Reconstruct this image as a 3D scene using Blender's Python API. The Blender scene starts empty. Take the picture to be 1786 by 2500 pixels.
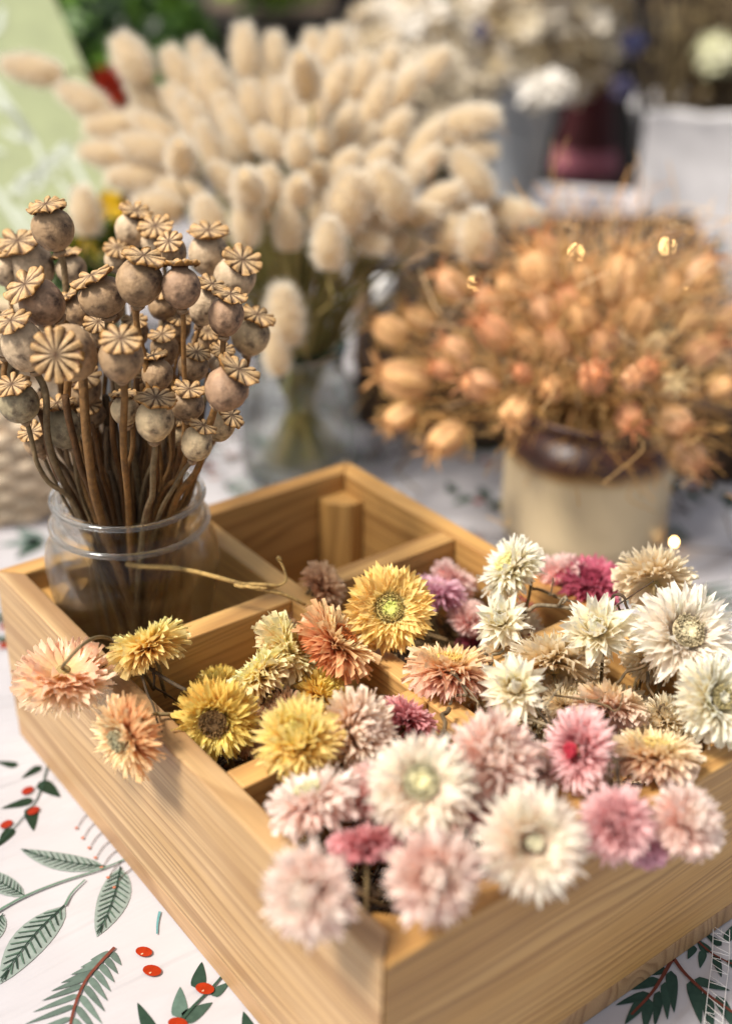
import bpy, bmesh, math, random
import numpy as np
from mathutils import Vector, Matrix, Euler
random.seed(7); rng = np.random.default_rng(7)
R_ = math.radians
sc = bpy.context.scene
# ------------------------------------------------------------------ camera
CAM = np.array([-0.25778391, -0.31560442, 0.59421774])
ROT = (1.09064727, -0.01216489, -0.65177714)
FPX, PW, PH = 3020.24, 1786.0, 2500.0
cd = bpy.data.cameras.new('camera'); cam = bpy.data.objects.new('camera', cd); sc.collection.objects.link(cam)
cam.location = CAM; cam.rotation_euler = ROT
cd.sensor_fit = 'VERTICAL'; cd.sensor_height = 36.0; cd.lens = FPX / PH * 36.0
cd.clip_start = 0.02; cd.clip_end = 200
cd.dof.use_dof = True; cd.dof.focus_distance = 0.762; cd.dof.aperture_fstop = 2.35
sc.camera = cam
# ------------------------------------------------------------------ sky and sun
SUN_EL, SUN_AZ = R_(56), R_(-80)            # azimuth measured from +Y towards +X
w = bpy.data.worlds.new('World'); sc.world = w; w.use_nodes = True
nt = w.node_tree; bg = nt.nodes['Background']
sky = nt.nodes.new('ShaderNodeTexSky'); sky.sky_type = 'NISHITA'; sky.sun_disc = False
sky.sun_elevation = SUN_EL; sky.sun_rotation = SUN_AZ; sky.dust_density = 3.0; sky.air_density = 1.0; sky.ozone_density = 0.6
hs = nt.nodes.new('ShaderNodeHueSaturation'); hs.inputs['Saturation'].default_value = 0.35     # thin cloud: a paler, less blue sky
nt.links.new(sky.outputs[0], hs.inputs['Color']); nt.links.new(hs.outputs[0], bg.inputs[0]); bg.inputs[1].default_value = 0.105
sl = bpy.data.lights.new('sun', 'SUN'); so = bpy.data.objects.new('sun', sl); sc.collection.objects.link(so)
sl.energy = 3.5; sl.angle = R_(13); sl.color = (1.0, 0.925, 0.82)
sd = Vector((math.sin(SUN_AZ) * math.cos(SUN_EL), math.cos(SUN_AZ) * math.cos(SUN_EL), math.sin(SUN_EL)))
so.rotation_euler = sd.to_track_quat('Z', 'Y').to_euler()
vs = sc.view_settings; vs.view_transform = 'Standard'; vs.look = 'None'; vs.gamma = 1; vs.exposure = 0.70
vs.use_curve_mapping = False
sc.render.engine = 'CYCLES'
sc.cycles.max_bounces = 14; sc.cycles.diffuse_bounces = 8; sc.cycles.transmission_bounces = 12; sc.cycles.transparent_max_bounces = 16
# ------------------------------------------------------------------ helpers
def _rot(rx, ry, rz):
    return np.array(Euler((rx, ry, rz), 'XYZ').to_matrix())
M = _rot(*ROT)
K = 1786 / 1624.0                            # survey notes were taken on a 1624 px wide copy
def ray(x, y):
    return M @ np.array([(x * K - PW / 2) / FPX, -(y * K - PH / 2) / FPX, -1.0])
def at(x, y, z=None, X=None, Y=None, d=None):
    """point of the place seen at survey position x, y: on level z, on plane X or Y, or at distance d along the axis"""
    r = ray(x, y)
    if z is not None: s = (z - CAM[2]) / r[2]
    elif X is not None: s = (X - CAM[0]) / r[0]
    elif Y is not None: s = (Y - CAM[1]) / r[1]
    else: s = d
    return CAM + r * s
def depth(p): return float(((np.asarray(p) - CAM) @ M)[2] * -1)
def size(px, p): return px * K * depth(p) / FPX
def cdir(x, y, z):
    v = M @ np.array([x, y, z], float); return v / np.linalg.norm(v)
def hx(s, k=1.0):
    s = s.lstrip('#'); o = []
    for i in (0, 2, 4):
        c = int(s[i:i + 2], 16) / 255
        o.append((c / 12.92 if c <= .04045 else ((c + .055) / 1.055) ** 2.4) * k)
    return np.array(o)
def unit(v): v = np.asarray(v, float); return v / (np.linalg.norm(v) + 1e-12)
def frame(n):
    n = unit(n); a = np.array([0, 0, 1.]) if abs(n[2]) < .9 else np.array([1., 0, 0])
    u = unit(np.cross(a, n)); return u, np.cross(n, u), n

class MB:
    """gathers vertices, faces, colours, material slots for one mesh"""
    def __init__(s): s.v = []; s.f = []; s.c = []; s.m = []; s.n = 0
    def add(s, V, F, C=None, mi=0):
        V = np.asarray(V, float).reshape(-1, 3)
        if C is None: C = np.ones((len(V), 3)) * .5
        C = np.asarray(C, float)
        if C.ndim == 1: C = np.tile(C, (len(V), 1))
        s.v.append(V); s.c.append(C); s.f += [tuple(i + s.n for i in f) for f in F]; s.m += [mi] * len(F); s.n += len(V)
    def grid(s, P, C=None, closed=False, mi=0):
        P = np.asarray(P, float); a, b = P.shape[:2]; F = []
        for i in range(a - 1):
            for j in range(b if closed else b - 1):
                k = (j + 1) % b; F.append((i * b + j, i * b + k, (i + 1) * b + k, (i + 1) * b + j))
        s.add(P.reshape(-1, 3), F, None if C is None else (np.asarray(C).reshape(-1, 3) if np.ndim(C) > 1 else C), mi)
    def tube(s, pts, rad, C=None, n=6, mi=0, cap=True):
        P = np.asarray(pts, float); k = len(P); rad = np.broadcast_to(rad, (k,)) if np.ndim(rad) < 1 or len(np.atleast_1d(rad)) == 1 else np.asarray(rad)
        T = np.gradient(P, axis=0); T /= (np.linalg.norm(T, axis=1, keepdims=True) + 1e-12)
        u, v, _ = frame(T[0]); rows = []
        for i in range(k):
            u = unit(u - T[i] * np.dot(u, T[i])); v = np.cross(T[i], u)
            a = np.arange(n) * 2 * math.pi / n
            rows.append(P[i] + rad[i] * (np.outer(np.cos(a), u) + np.outer(np.sin(a), v)))
        if C is not None and np.ndim(C) > 1: C = np.repeat(np.asarray(C)[:, None, :], n, 1)
        base = s.n
        s.grid(np.array(rows), C, True, mi)
        if cap:
            s.f.append(tuple(base + i for i in range(n))[::-1]); s.f.append(tuple(base + (k - 1) * n + i for i in range(n))); s.m += [mi, mi]
    def box(s, c, d, C=None, mi=0, rz=0):
        x, y, z = d[0] / 2, d[1] / 2, d[2] / 2
        V = np.array([[i, j, k] for i in (-x, x) for j in (-y, y) for k in (-z, z)])
        cz, sz = math.cos(rz), math.sin(rz); V = V @ np.array([[cz, sz, 0], [-sz, cz, 0], [0, 0, 1]]) + np.array(c)
        s.add(V, [(0, 1, 3, 2), (4, 6, 7, 5), (0, 4, 5, 1), (2, 3, 7, 6), (0, 2, 6, 4), (1, 5, 7, 3)], C, mi)
    def lathe(s, prof, n=48, C=None, centre=(0, 0, 0), axis=(0, 0, 1), mi=0, rmod=None):
        u, v, w_ = frame(axis); a = np.arange(n) * 2 * math.pi / n; rows = []
        for r, z in prof:
            rr = r * (np.ones(n) if rmod is None else rmod(a, z))
            rows.append(np.asarray(centre) + np.outer(rr * np.cos(a), u) + np.outer(rr * np.sin(a), v) + w_ * z)
        if C is not None and np.ndim(C) > 1: C = np.repeat(np.asarray(C)[:, None, :], n, 1)
        s.grid(np.array(rows), C, True, mi)
    def build(s, name, mats, parent=None, origin=None, smooth=True):
        V = np.concatenate(s.v) if s.v else np.zeros((0, 3))
        if origin is not None: V = V - np.asarray(origin)
        me = bpy.data.meshes.new(name); me.from_pydata(V.tolist(), [], s.f)
        C = np.concatenate(s.c); C = np.hstack([np.clip(C, 0, 1), np.ones((len(C), 1))])
        ca = me.color_attributes.new('Col', 'FLOAT_COLOR', 'POINT'); ca.data.foreach_set('color', C.ravel().astype('f'))
        for m in (mats if isinstance(mats, (list, tuple)) else [mats]): me.materials.append(m)
        me.polygons.foreach_set('material_index', np.array(s.m, dtype='i'))
        me.polygons.foreach_set('use_smooth', np.full(len(s.f), smooth)); me.update()
        o = bpy.data.objects.new(name, me); sc.collection.objects.link(o)
        if parent is not None: o.parent = parent
        elif origin is not None: o.location = origin
        return o
def tag(o, label, cat=None, group=None, kind=None):
    if label: o['label'] = label
    if cat: o['category'] = cat
    if group: o['group'] = group
    if kind: o['kind'] = kind
    return o
def thing(name, loc, label, cat, group=None, rot=None):
    o = bpy.data.objects.new(name, None); sc.collection.objects.link(o); o.location = loc; o.empty_display_size = .02
    if rot is not None: o.rotation_mode = 'QUATERNION'; o.rotation_quaternion = rot
    return tag(o, label, cat, group)
def curve(pts, n=24):
    """Catmull-Rom through the points"""
    P = np.asarray(pts, float)
    P = np.vstack([2 * P[0] - P[1], P, 2 * P[-1] - P[-2]]); out = []; k = len(P) - 3; m = max(2, n // k)
    for i in range(k):
        for t in np.linspace(0, 1, m, endpoint=(i == k - 1)):
            a, b, c, d = P[i:i + 4]
            out.append(.5 * ((2 * b) + (-a + c) * t + (2 * a - 5 * b + 4 * c - d) * t * t + (-a + 3 * b - 3 * c + d) * t ** 3))
    return np.array(out)
def wob(P, amp, seed=0):
    r = np.random.default_rng(seed); n = len(P); t = np.linspace(0, 1, n)[:, None]; out = P.copy()
    for f in (2, 4, 7): out = out + amp / f * 2 * r.normal(size=(1, 3)) * np.sin(t * f * math.pi + r.random() * 6)
    return out
# ------------------------------------------------------------------ materials
def mat(name):
    m = bpy.data.materials.new(name); m.use_nodes = True; n = m.node_tree; b = n.nodes['Principled BSDF']; return m, n, b
def N(n, t, **kw):
    o = n.nodes.new('ShaderNode' + t)
    for k, v in kw.items():
        if hasattr(o, k): setattr(o, k, v)
        else: o.inputs[k.replace('_', ' ')].default_value = v
    return o
def ramp(n, stops, interp='LINEAR'):
    r = n.nodes.new('ShaderNodeValToRGB'); r.color_ramp.interpolation = interp; e = r.color_ramp.elements
    while len(e) > 1: e.remove(e[-1])
    e[0].position = stops[0][0]; e[0].color = (*stops[0][1], 1)
    for p, c in stops[1:]: x = e.new(p); x.color = (*c, 1)
    return r
def mixc(n, a, b, f, mode='MIX'):
    m = n.nodes.new('ShaderNodeMix'); m.data_type = 'RGBA'; m.blend_type = mode; m.clamp_result = False
    for s, i in ((a, 6), (b, 7), (f, 0)):
        if hasattr(s, 'links'): n.links.new(s, m.inputs[i])
        elif i == 0: m.inputs[0].default_value = s
        else: m.inputs[i].default_value = (*s, 1)
    return m.outputs[2]
def colmat(name, rough=.5, transl=0.0, noise=0.0, nscale=200, bump=0.0, bscale=300, spec=.5, stretch=(1, 1, 1), dirt=None, dscale=60, dlo=.5, dhi=.65):
    """pigment from the vertex colour, varied by a solid noise"""
    m, n, b = mat(name); a = N(n, 'VertexColor'); a.layer_name = 'Col'; col = a.outputs[0]
    tc = N(n, 'TexCoord'); mp = N(n, 'Mapping'); mp.inputs[3].default_value = stretch; n.links.new(tc.outputs['Object'], mp.inputs[0])
    if noise:
        t = N(n, 'TexNoise'); t.inputs['Scale'].default_value = nscale; t.inputs['Detail'].default_value = 4; n.links.new(mp.outputs[0], t.inputs[0])
        r = ramp(n, [(.3, (1 - noise,) * 3), (.7, (1 + noise * .6,) * 3)]); n.links.new(t.outputs[0], r.inputs[0])
        col = mixc(n, col, r.outputs[0], 1.0, 'MULTIPLY')
    if dirt is not None:
        t = N(n, 'TexNoise'); t.inputs['Scale'].default_value = dscale; t.inputs['Detail'].default_value = 7; t.inputs['Roughness'].default_value = .65; n.links.new(mp.outputs[0], t.inputs[0])
        r = ramp(n, [(dlo, (0, 0, 0)), (dhi, (1, 1, 1))]); n.links.new(t.outputs[0], r.inputs[0]); col = mixc(n, col, tuple(dirt), r.outputs[0])
    n.links.new(col, b.inputs['Base Color']); b.inputs['Roughness'].default_value = rough; b.inputs['Specular IOR Level'].default_value = spec
    if bump:
        t = N(n, 'TexNoise'); t.inputs['Scale'].default_value = bscale; t.inputs['Detail'].default_value = 5; n.links.new(mp.outputs[0], t.inputs[0])
        bp = N(n, 'Bump'); bp.inputs['Strength'].default_value = bump; bp.inputs['Distance'].default_value = .001; n.links.new(t.outputs[0], bp.inputs['Height']); n.links.new(bp.outputs[0], b.inputs['Normal'])
    if transl:
        tr = N(n, 'BsdfTranslucent'); n.links.new(col, tr.inputs[0]); mx = N(n, 'MixShader'); mx.inputs[0].default_value = transl
        n.links.new(b.outputs[0], mx.inputs[1]); n.links.new(tr.outputs[0], mx.inputs[2]); n.links.new(mx.outputs[0], n.nodes['Material Output'].inputs[0])
    return m
M_petal = colmat('papery petal', .30, .46, .08, 350, .25, 700, .45)
M_disc = colmat('flower disc', .8, 0, .35, 900, .8, 1200, .3)
M_stem = colmat('dry stem', .75, 0, .35, 260, .6, 500, .3, dirt=(.10, .055, .025), dscale=90, dlo=.52, dhi=.72)
M_pod = colmat('poppy capsule', .62, 0, .45, 60, .7, 320, .35, dirt=(.050, .028, .019), dscale=48, dlo=.47, dhi=.66)
M_crown = colmat('poppy crown', .55, 0, .25, 500, .5, 900, .35)
M_fuzz = colmat('fuzzy seed head', .9, .4, .12, 200, 0, 0, .1)
M_nig = colmat('papery orange pod', .5, .2, .25, 180, .2, 300, .35, dirt=(.72, .42, .22), dscale=40, dlo=.52, dhi=.85)
M_leaf = colmat('foliage', .5, .25, .3, 40, 0, 0, .4)
M_print = colmat('printed ink', 1.0, 0, .16, 250, 0, 0, 0)
M_wicker = colmat('wicker', .75, 0, .35, 120, .5, 300, .3)
M_dried = colmat('dried bloom', .8, .25, .2, 90, 0, 0, .2)
M_plain = colmat('painted surface', .6, 0, .12, 25, .1, 80, .3)

def wood(name, axis, seed, hue=(1, 1, 1), lines=1.0, fig=1.0, across=2):
    """pine: growth lines running along `axis`, stacked along `across`"""
    m, n, b = mat(name); tc = N(n, 'TexCoord'); mp = N(n, 'Mapping'); n.links.new(tc.outputs['Object'], mp.inputs[0])
    mp.inputs[1].default_value = (seed * 1.37, seed * .73, seed * .21)
    sep = N(n, 'SeparateXYZ'); n.links.new(mp.outputs[0], sep.inputs[0])
    other = [i for i in range(3) if i not in (axis, across)][0]
    def vec(sa, sx, so_):
        c = N(n, 'CombineXYZ')
        for i, (src, s) in enumerate(((axis, sa), (across, sx), (other, so_))):
            q = N(n, 'Math', operation='MULTIPLY'); q.inputs[1].default_value = s; n.links.new(sep.outputs[src], q.inputs[0]); n.links.new(q.outputs[0], c.inputs[i])
        return c.outputs[0]
    warp = N(n, 'TexNoise'); warp.inputs['Scale'].default_value = 1; warp.inputs['Detail'].default_value = 2; n.links.new(vec(2.2 * fig, 9 * fig, 9), warp.inputs[0])
    sm = N(n, 'Math', operation='MULTIPLY_ADD'); n.links.new(warp.outputs[0], sm.inputs[0]); sm.inputs[1].default_value = 0.085 * fig
    ad = N(n, 'Math', operation='MULTIPLY_ADD'); n.links.new(sep.outputs[other], ad.inputs[0]); ad.inputs[1].default_value = .35; n.links.new(sep.outputs[across], ad.inputs[2])
    n.links.new(ad.outputs[0], sm.inputs[2])
    fr = N(n, 'Math', operation='MULTIPLY'); n.links.new(sm.outputs[0], fr.inputs[0]); fr.inputs[1].default_value = 135 * lines
    cc = N(n, 'CombineXYZ'); n.links.new(fr.outputs[0], cc.inputs[0])
    no = N(n, 'TexNoise'); no.noise_dimensions = '1D'; no.inputs['Scale'].default_value = .35; no.inputs['Detail'].default_value = 1; n.links.new(fr.outputs[0], no.inputs['W'])
    f2 = N(n, 'Math', operation='MULTIPLY_ADD'); n.links.new(no.outputs[0], f2.inputs[0]); f2.inputs[1].default_value = 3.0; n.links.new(fr.outputs[0], f2.inputs[2])
    pp = N(n, 'Math', operation='FRACT'); n.links.new(f2.outputs[0], pp.inputs[0])
    rr = ramp(n, [(0, (0, 0, 0)), (.40, (.10,) * 3), (.82, (1, 1, 1)), (.95, (.4,) * 3), (1, (0, 0, 0))]); n.links.new(pp.outputs[0], rr.inputs[0])
    ms = N(n, 'TexNoise'); ms.inputs['Scale'].default_value = 1; ms.inputs['Detail'].default_value = 2; n.links.new(vec(4, 22, 22), ms.inputs[0])
    mr = ramp(n, [(.25, (.35,) * 3), (.55, (1, 1, 1))]); n.links.new(ms.outputs[0], mr.inputs[0])
    g = N(n, 'Math', operation='MULTIPLY'); n.links.new(rr.outputs[0], g.inputs[0]); n.links.new(mr.outputs[0], g.inputs[1])
    fb = N(n, 'TexNoise'); fb.inputs['Scale'].default_value = 1; fb.inputs['Detail'].default_value = 5; n.links.new(vec(18, 900, 900), fb.inputs[0])
    h = np.array(hue); light = tuple(np.array((.60, .39, .18)) * h); dark = tuple(np.array((.24, .112, .038)) * h); mid = tuple(np.array((.50, .30, .115)) * h)
    big = N(n, 'TexNoise'); big.inputs['Scale'].default_value = 1; big.inputs['Detail'].default_value = 3; n.links.new(vec(7, 30, 30), big.inputs[0])
    br = ramp(n, [(.35, (0, 0, 0)), (.7, (1, 1, 1))]); n.links.new(big.outputs[0], br.inputs[0])
    c0 = mixc(n, light, mid, br.outputs[0]); gm = N(n, 'Math', operation='MULTIPLY'); n.links.new(g.outputs[0], gm.inputs[0]); gm.inputs[1].default_value = .66
    c1 = mixc(n, c0, dark, gm.outputs[0])
    fr2 = ramp(n, [(.3, (.82,) * 3), (.7, (1.1,) * 3)]); n.links.new(fb.outputs[0], fr2.inputs[0]); c2 = mixc(n, c1, fr2.outputs[0], 1.0, 'MULTIPLY')
    vo = N(n, 'TexVoronoi'); vo.inputs['Scale'].default_value = 1; n.links.new(vec(9, 24, 24), vo.inputs[0])
    vr = ramp(n, [(.045, (1, 1, 1)), (.075, (0, 0, 0))]); n.links.new(vo.outputs['Distance'], vr.inputs[0]); c3 = mixc(n, c2, (.05, .025, .012), vr.outputs[0])
    n.links.new(c3, b.inputs['Base Color']); b.inputs['Roughness'].default_value = .52
    bp = N(n, 'Bump'); bp.inputs['Strength'].default_value = .3; bp.inputs['Distance'].default_value = .0006; n.links.new(g.outputs[0], bp.inputs['Height']); n.links.new(bp.outputs[0], b.inputs['Normal'])
    return m
def glass(name, tint=(1, 1, 1)):
    m, n, b = mat(name); b.inputs['Base Color'].default_value = (*tint, 1); b.inputs['Roughness'].default_value = .0
    b.inputs['Transmission Weight'].default_value = 1; b.inputs['IOR'].default_value = 1.24
    tr = N(n, 'BsdfTransparent'); tr.inputs[0].default_value = (*tint, 1); mx = N(n, 'MixShader'); mx.inputs[0].default_value = .42
    n.links.new(b.outputs[0], mx.inputs[1]); n.links.new(tr.outputs[0], mx.inputs[2]); n.links.new(mx.outputs[0], n.nodes['Material Output'].inputs[0])
    return m
M_glass = glass('clear glass', (.97, .98, .97)); M_glass2 = glass('greenish glass', (.965, .985, .975))
M_glass2.node_tree.nodes['Principled BSDF'].inputs['IOR'].default_value = 1.42
for n__ in M_glass2.node_tree.nodes:
    if n__.type == 'MIX_SHADER': n__.inputs[0].default_value = .2
M_rim2 = glass('thick green glass', (.16, .34, .34))
# ------------------------------------------------------------------ ground, table
A_, B_, T_ = .45, .31384, .0158; KB = .0168; TOP = .1454; H_ = TOP - KB
FWD = np.array([.6117, .7911, 0]); SID = np.array([.7911, -.6117, 0])       # level heading of the view and its right
def lvl(f, s, z=0): return np.array([CAM[0], CAM[1], 0]) + FWD * f + SID * s + np.array([0, 0, z])
mb = MB(); g = 40
mb.add([lvl(-g, -g, -.76), lvl(-g, g, -.76), lvl(g, g, -.76), lvl(g, -g, -.76)], [(0, 1, 2, 3)], hx('#5a5450'))
tag(mb.build('ground', colmat('pavement', .85, 0, .4, 3, .3, 60, .2)), None, kind='structure')

# tablecloth: cloth and its print are one mesh (print lies as thin ink sheets on the cloth)
def m_cloth():
    m, n, b = mat('printed cotton cloth'); tc = N(n, 'TexCoord')
    t = N(n, 'TexNoise'); t.inputs['Scale'].default_value = 7; t.inputs['Detail'].default_value = 3; t.inputs['Distortion'].default_value = .6; n.links.new(tc.outputs['Object'], t.inputs[0])
    r = ramp(n, [(.35, (.385, .370, .386)), (.65, (.43, .413, .426))]); n.links.new(t.outputs[0], r.inputs[0]); n.links.new(r.outputs[0], b.inputs['Base Color'])
    b.inputs['Roughness'].default_value = .55
    mp = N(n, 'Mapping'); mp.inputs[3].default_value = (3, 13, 1); mp.inputs[2].default_value = (0, 0, R_(38)); n.links.new(tc.outputs['Object'], mp.inputs[0])
    t2 = N(n, 'TexNoise'); t2.inputs['Scale'].default_value = 1; t2.inputs['Detail'].default_value = 4; t2.inputs['Distortion'].default_value = .5; n.links.new(mp.outputs[0], t2.inputs[0])
    bp = N(n, 'Bump'); bp.inputs['Strength'].default_value = .7; bp.inputs['Distance'].default_value = .04; n.links.new(t2.outputs[0], bp.inputs['Height']); n.links.new(bp.outputs[0], b.inputs['Normal'])
    return m
cl = MB()
f0, f1, s0, s1, r = -.05, 2.62, -1.3, 1.6, .02
outer = [(f0, s0), (f0, s1), (f1, s1), (f1, s0)]
cl.add([lvl(f, s, 0) for f, s in outer], [(0, 1, 2, 3)], None, 0)
def skirt(a, b, off):                       # the cloth falls over the table edge in soft folds
    n = 80; rows = []
    for z, o in ((0, 0), (-.006, .012), (-.02, .02), (-.3, .03), (-.62, .05)):
        rows.append([np.array(lvl(a[0] + (b[0] - a[0]) * i / n, a[1] + (b[1] - a[1]) * i / n, z)) + off * (o + (-z) * .05 * math.sin(i * 1.1)) for i in range(n + 1)])
    cl.grid(np.array(rows), None, False, 0)
skirt(outer[0], outer[1], -FWD); skirt(outer[1], outer[2], SID); skirt(outer[2], outer[3], FWD); skirt(outer[3], outer[0], -SID)
Z1, Z2 = .0005, .0009
GRN = [hx('#43564a'), hx('#4c6152'), hx('#5d7368'), hx('#33463a'), hx('#71817a')]
def p2(x, y, z=Z1): q = at(x, y, z=z); return q[:2]
def leaf2(a, b, wd, col, z=Z1, shape=.5, bend=0.0, n=9):
    a = np.array(a, float); b = np.array(b, float); L = np.linalg.norm(b - a); u = (b - a) / L; v = np.array([-u[1], u[0]]); V = []; F = []
    for i in range(n + 1):
        t = i / n; wv = wd * (math.sin(math.pi * t ** (shape + .35)) ** .8 if 0 < t < 1 else .0) ; c = a + u * L * t + v * bend * L * math.sin(math.pi * t)
        V += [[*(c + v * wv / 2), z], [*(c - v * wv / 2), z]]
    cl.add(V, [(2 * i, 2 * i + 1, 2 * i + 3, 2 * i + 2) for i in range(n)], np.asarray(col) * .8, 1)
def blob2(c, rx, ry, ang, col, z=Z1, n=16):
    ca, sa = math.cos(ang), math.sin(ang); V = [[c[0] + rx * math.cos(t) * ca - ry * math.sin(t) * sa, c[1] + rx * math.cos(t) * sa + ry * math.sin(t) * ca, z] for t in np.arange(n) * 2 * math.pi / n]
    cl.add(V, [tuple(range(n))], np.asarray(col) * .75, 1)
def line2(pts, wd, col, z=Z1):
    P = curve([(p[0], p[1], 0) for p in pts], 16)[:, :2]; T = np.gradient(P, axis=0); T /= np.linalg.norm(T, axis=1, keepdims=True); Nn = np.c_[-T[:, 1], T[:, 0]]
    ww = np.linspace(1, .6, len(P))[:, None] * wd / 2; V = np.zeros((len(P) * 2, 3)); V[0::2, :2] = P + Nn * ww; V[1::2, :2] = P - Nn * ww; V[:, 2] = z
    cl.add(V, [(2 * i, 2 * i + 1, 2 * i + 3, 2 * i + 2) for i in range(len(P) - 1)], col, 1)
def veined(a, b, wd, c1, c2, c3, bend=0.0):
    leaf2(a, b, wd, c1, Z1, bend=bend); a = np.array(a, float); b = np.array(b, float); L = np.linalg.norm(b - a); u = (b - a) / L; v = np.array([-u[1], u[0]])
    mid = lambda t: a + u * L * t + v * bend * L * math.sin(math.pi * t)
    line2([mid(0), mid(.35), mid(.7), mid(.98)], wd * .05, c3, .0015)
    k = 13
    for i in range(1, k):
        t = i / k * .92; wv = wd * math.sin(math.pi * min(1, t + .1) ** .85) * .42
        for s in (1, -1):
            p = mid(t); q = mid(min(1, t + .10)) + v * s * wv; P = [p, (p + q) / 2, q]; line2(P, wd * .055, c2 if i % 2 else c3, .0013)
def oval(a, b, wd, col, z=Z1): leaf2(a, b, wd, col, z, .15)
RED = hx('#a8361a'); RED2 = hx('#a03524'); BRN = hx('#6a3b30')
def fern(base, tip, col, n=11, side=.45, bend=.15, wd=.16, brown=True):
    a = np.array(base, float); b = np.array(tip, float); L = np.linalg.norm(b - a); u = (b - a) / L; v = np.array([-u[1], u[0]])
    mid = lambda t: a + u * L * t + v * bend * L * math.sin(math.pi * t)
    for i in range(n):
        t = .06 + .86 * i / n
        for s in (1, -1):
            q = mid(t); ll = L * side * (1 - .55 * t); d = unit(np.array([*(u * .75 + v * s), 0]))[:2]
            oval(q, q + d * ll, ll * wd, np.clip(col * random.uniform(.8, 1.25), 0, 1), Z1 + .00008 * (i % 4) + (.00005 if s > 0 else 0))
    line2([mid(0), mid(.4), mid(.7), mid(1)], L * .018, BRN if brown else col * .7, .0014)
W2 = at(300, 2000, z=0); sz = lambda px, x, y: size(px, at(x, y, z=0))
# printed motifs close to the camera, from the photograph
V1, V2, V3 = hx('#8f9a93'), hx('#4e6255'), hx('#2c3b33')
veined(p2(235, 1925), p2(45, 1885), sz(52, 150, 1900), V1, V2, V3, .05)
veined(p2(268, 1925), p2(215, 2080), sz(72, 240, 2000), V1, V2, V3, .04)
veined(p2(145, 2010), p2(0, 2185), sz(88, 75, 2090), V1, V2, V3, -.05)
veined(p2(55, 1990), p2(-60, 1925), sz(50, 0, 1950), V1, V2, V3)
veined(p2(8, 2030), p2(-60, 2120), sz(60, 0, 2070), V1, V2, V3)
line2([p2(-60, 2060), p2(40, 2000), p2(130, 1962), p2(230, 1930), p2(300, 1900)], sz(7, 150, 1950), hx('#5c7263'), .0017)
line2([p2(145, 2012), p2(160, 1985), p2(190, 1955)], sz(6, 150, 1950), hx('#5c7263'), .0017)
def fernpx():
    mid = [(255, 2105), (222, 2140), (190, 2180), (165, 2240), (150, 2320), (146, 2400)]
    P = curve([(x, y, 0) for x, y in mid], 40)[:, :2]
    for i in range(2, 36, 3):
        x, y = P[i]; ll = min(115, 40 + i * 3.2)
        for s in (-1, 1):
            l2 = ll * (1 if s < 0 else .8); dx = -l2 if s < 0 else l2 * .62; dy = l2 * .38 if s < 0 else l2 * .80
            a = p2(x, y); b = p2(x + dx, y + dy); oval(a, b, sz(16, x, y), np.clip(hx('#68786f') * random.uniform(.8, 1.2), 0, 1), Z1 + .00007 * ((i // 2) % 5) + (.00004 if s > 0 else 0))
    line2([p2(*m) for m in mid], sz(8, 190, 2180), BRN, .0014)
fernpx()
for x, y, rx in ((320, 2115, 17), (338, 2157, 19), (455, 2197, 19), (395, 2275, 20)):
    c = p2(x, y); blob2(c, sz(rx * .8, x, y), sz(rx * 1.15, x, y), .6, RED, .0016); blob2(p2(x - 4, y + 6), sz(3, x, y), sz(2, x, y), 0, hx('#e8b090'), .0019, 8)
for a, b, wd, c in (((438, 2195), (448, 2135), 34, 3), ((398, 2260), (400, 2190), 36, 2), ((405, 2265), (472, 2225), 40, 0), ((470, 2210), (510, 2180), 26, 0), ((345, 2310), (305, 2225), 34, 3), ((560, 2310), (540, 2245), 34, 3), ((405, 2330), (470, 2300), 34, 3)):
    oval(p2(*a), p2(*b), sz(wd, *a), GRN[c])
line2([p2(395, 2275), p2(430, 2235), p2(470, 2195), p2(500, 2160)], sz(8, 430, 2230), GRN[3], .0013)
line2([p2(355, 2115 - 90), p2(350, 2050), p2(349, 2075)], sz(6, 350, 2050), hx('#5c8a8c'), .0013)
for a, b, wd in (((92, 1700), (48, 1728), 22), ((88, 1735), (135, 1770), 34), ((75, 1775), (2, 1795), 26), ((68, 1790), (75, 1845), 30), ((28, 1838), (-5, 1880), 28), ((40, 1700), (-10, 1690), 20), ((120, 1690), (150, 1640), 20)):
    oval(p2(*a), p2(*b), sz(wd, *a), hx('#2c3a2c'))
for x, y in ((62, 1757), (75, 1802), (15, 1832)): blob2(p2(x, y), sz(15, x, y), sz(11, x, y), .3, RED2, .0016)
line2([p2(112, 1680), p2(85, 1770), p2(40, 1830), p2(0, 1870)], sz(4, 70, 1760), GRN[3], .0012)
for k in range(7):
    x, y = 190 + k * 14, 1790 + k * 22; line2([p2(x + 30, y), p2(x, y + 22), p2(x - 18, y + 48)], sz(3, x, y), hx('#6c625c'), .0012); blob2(p2(x - 20, y + 50), sz(4, x, y), sz(4, x, y), 0, hx('#c27a60'), .0015, 8)
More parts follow.
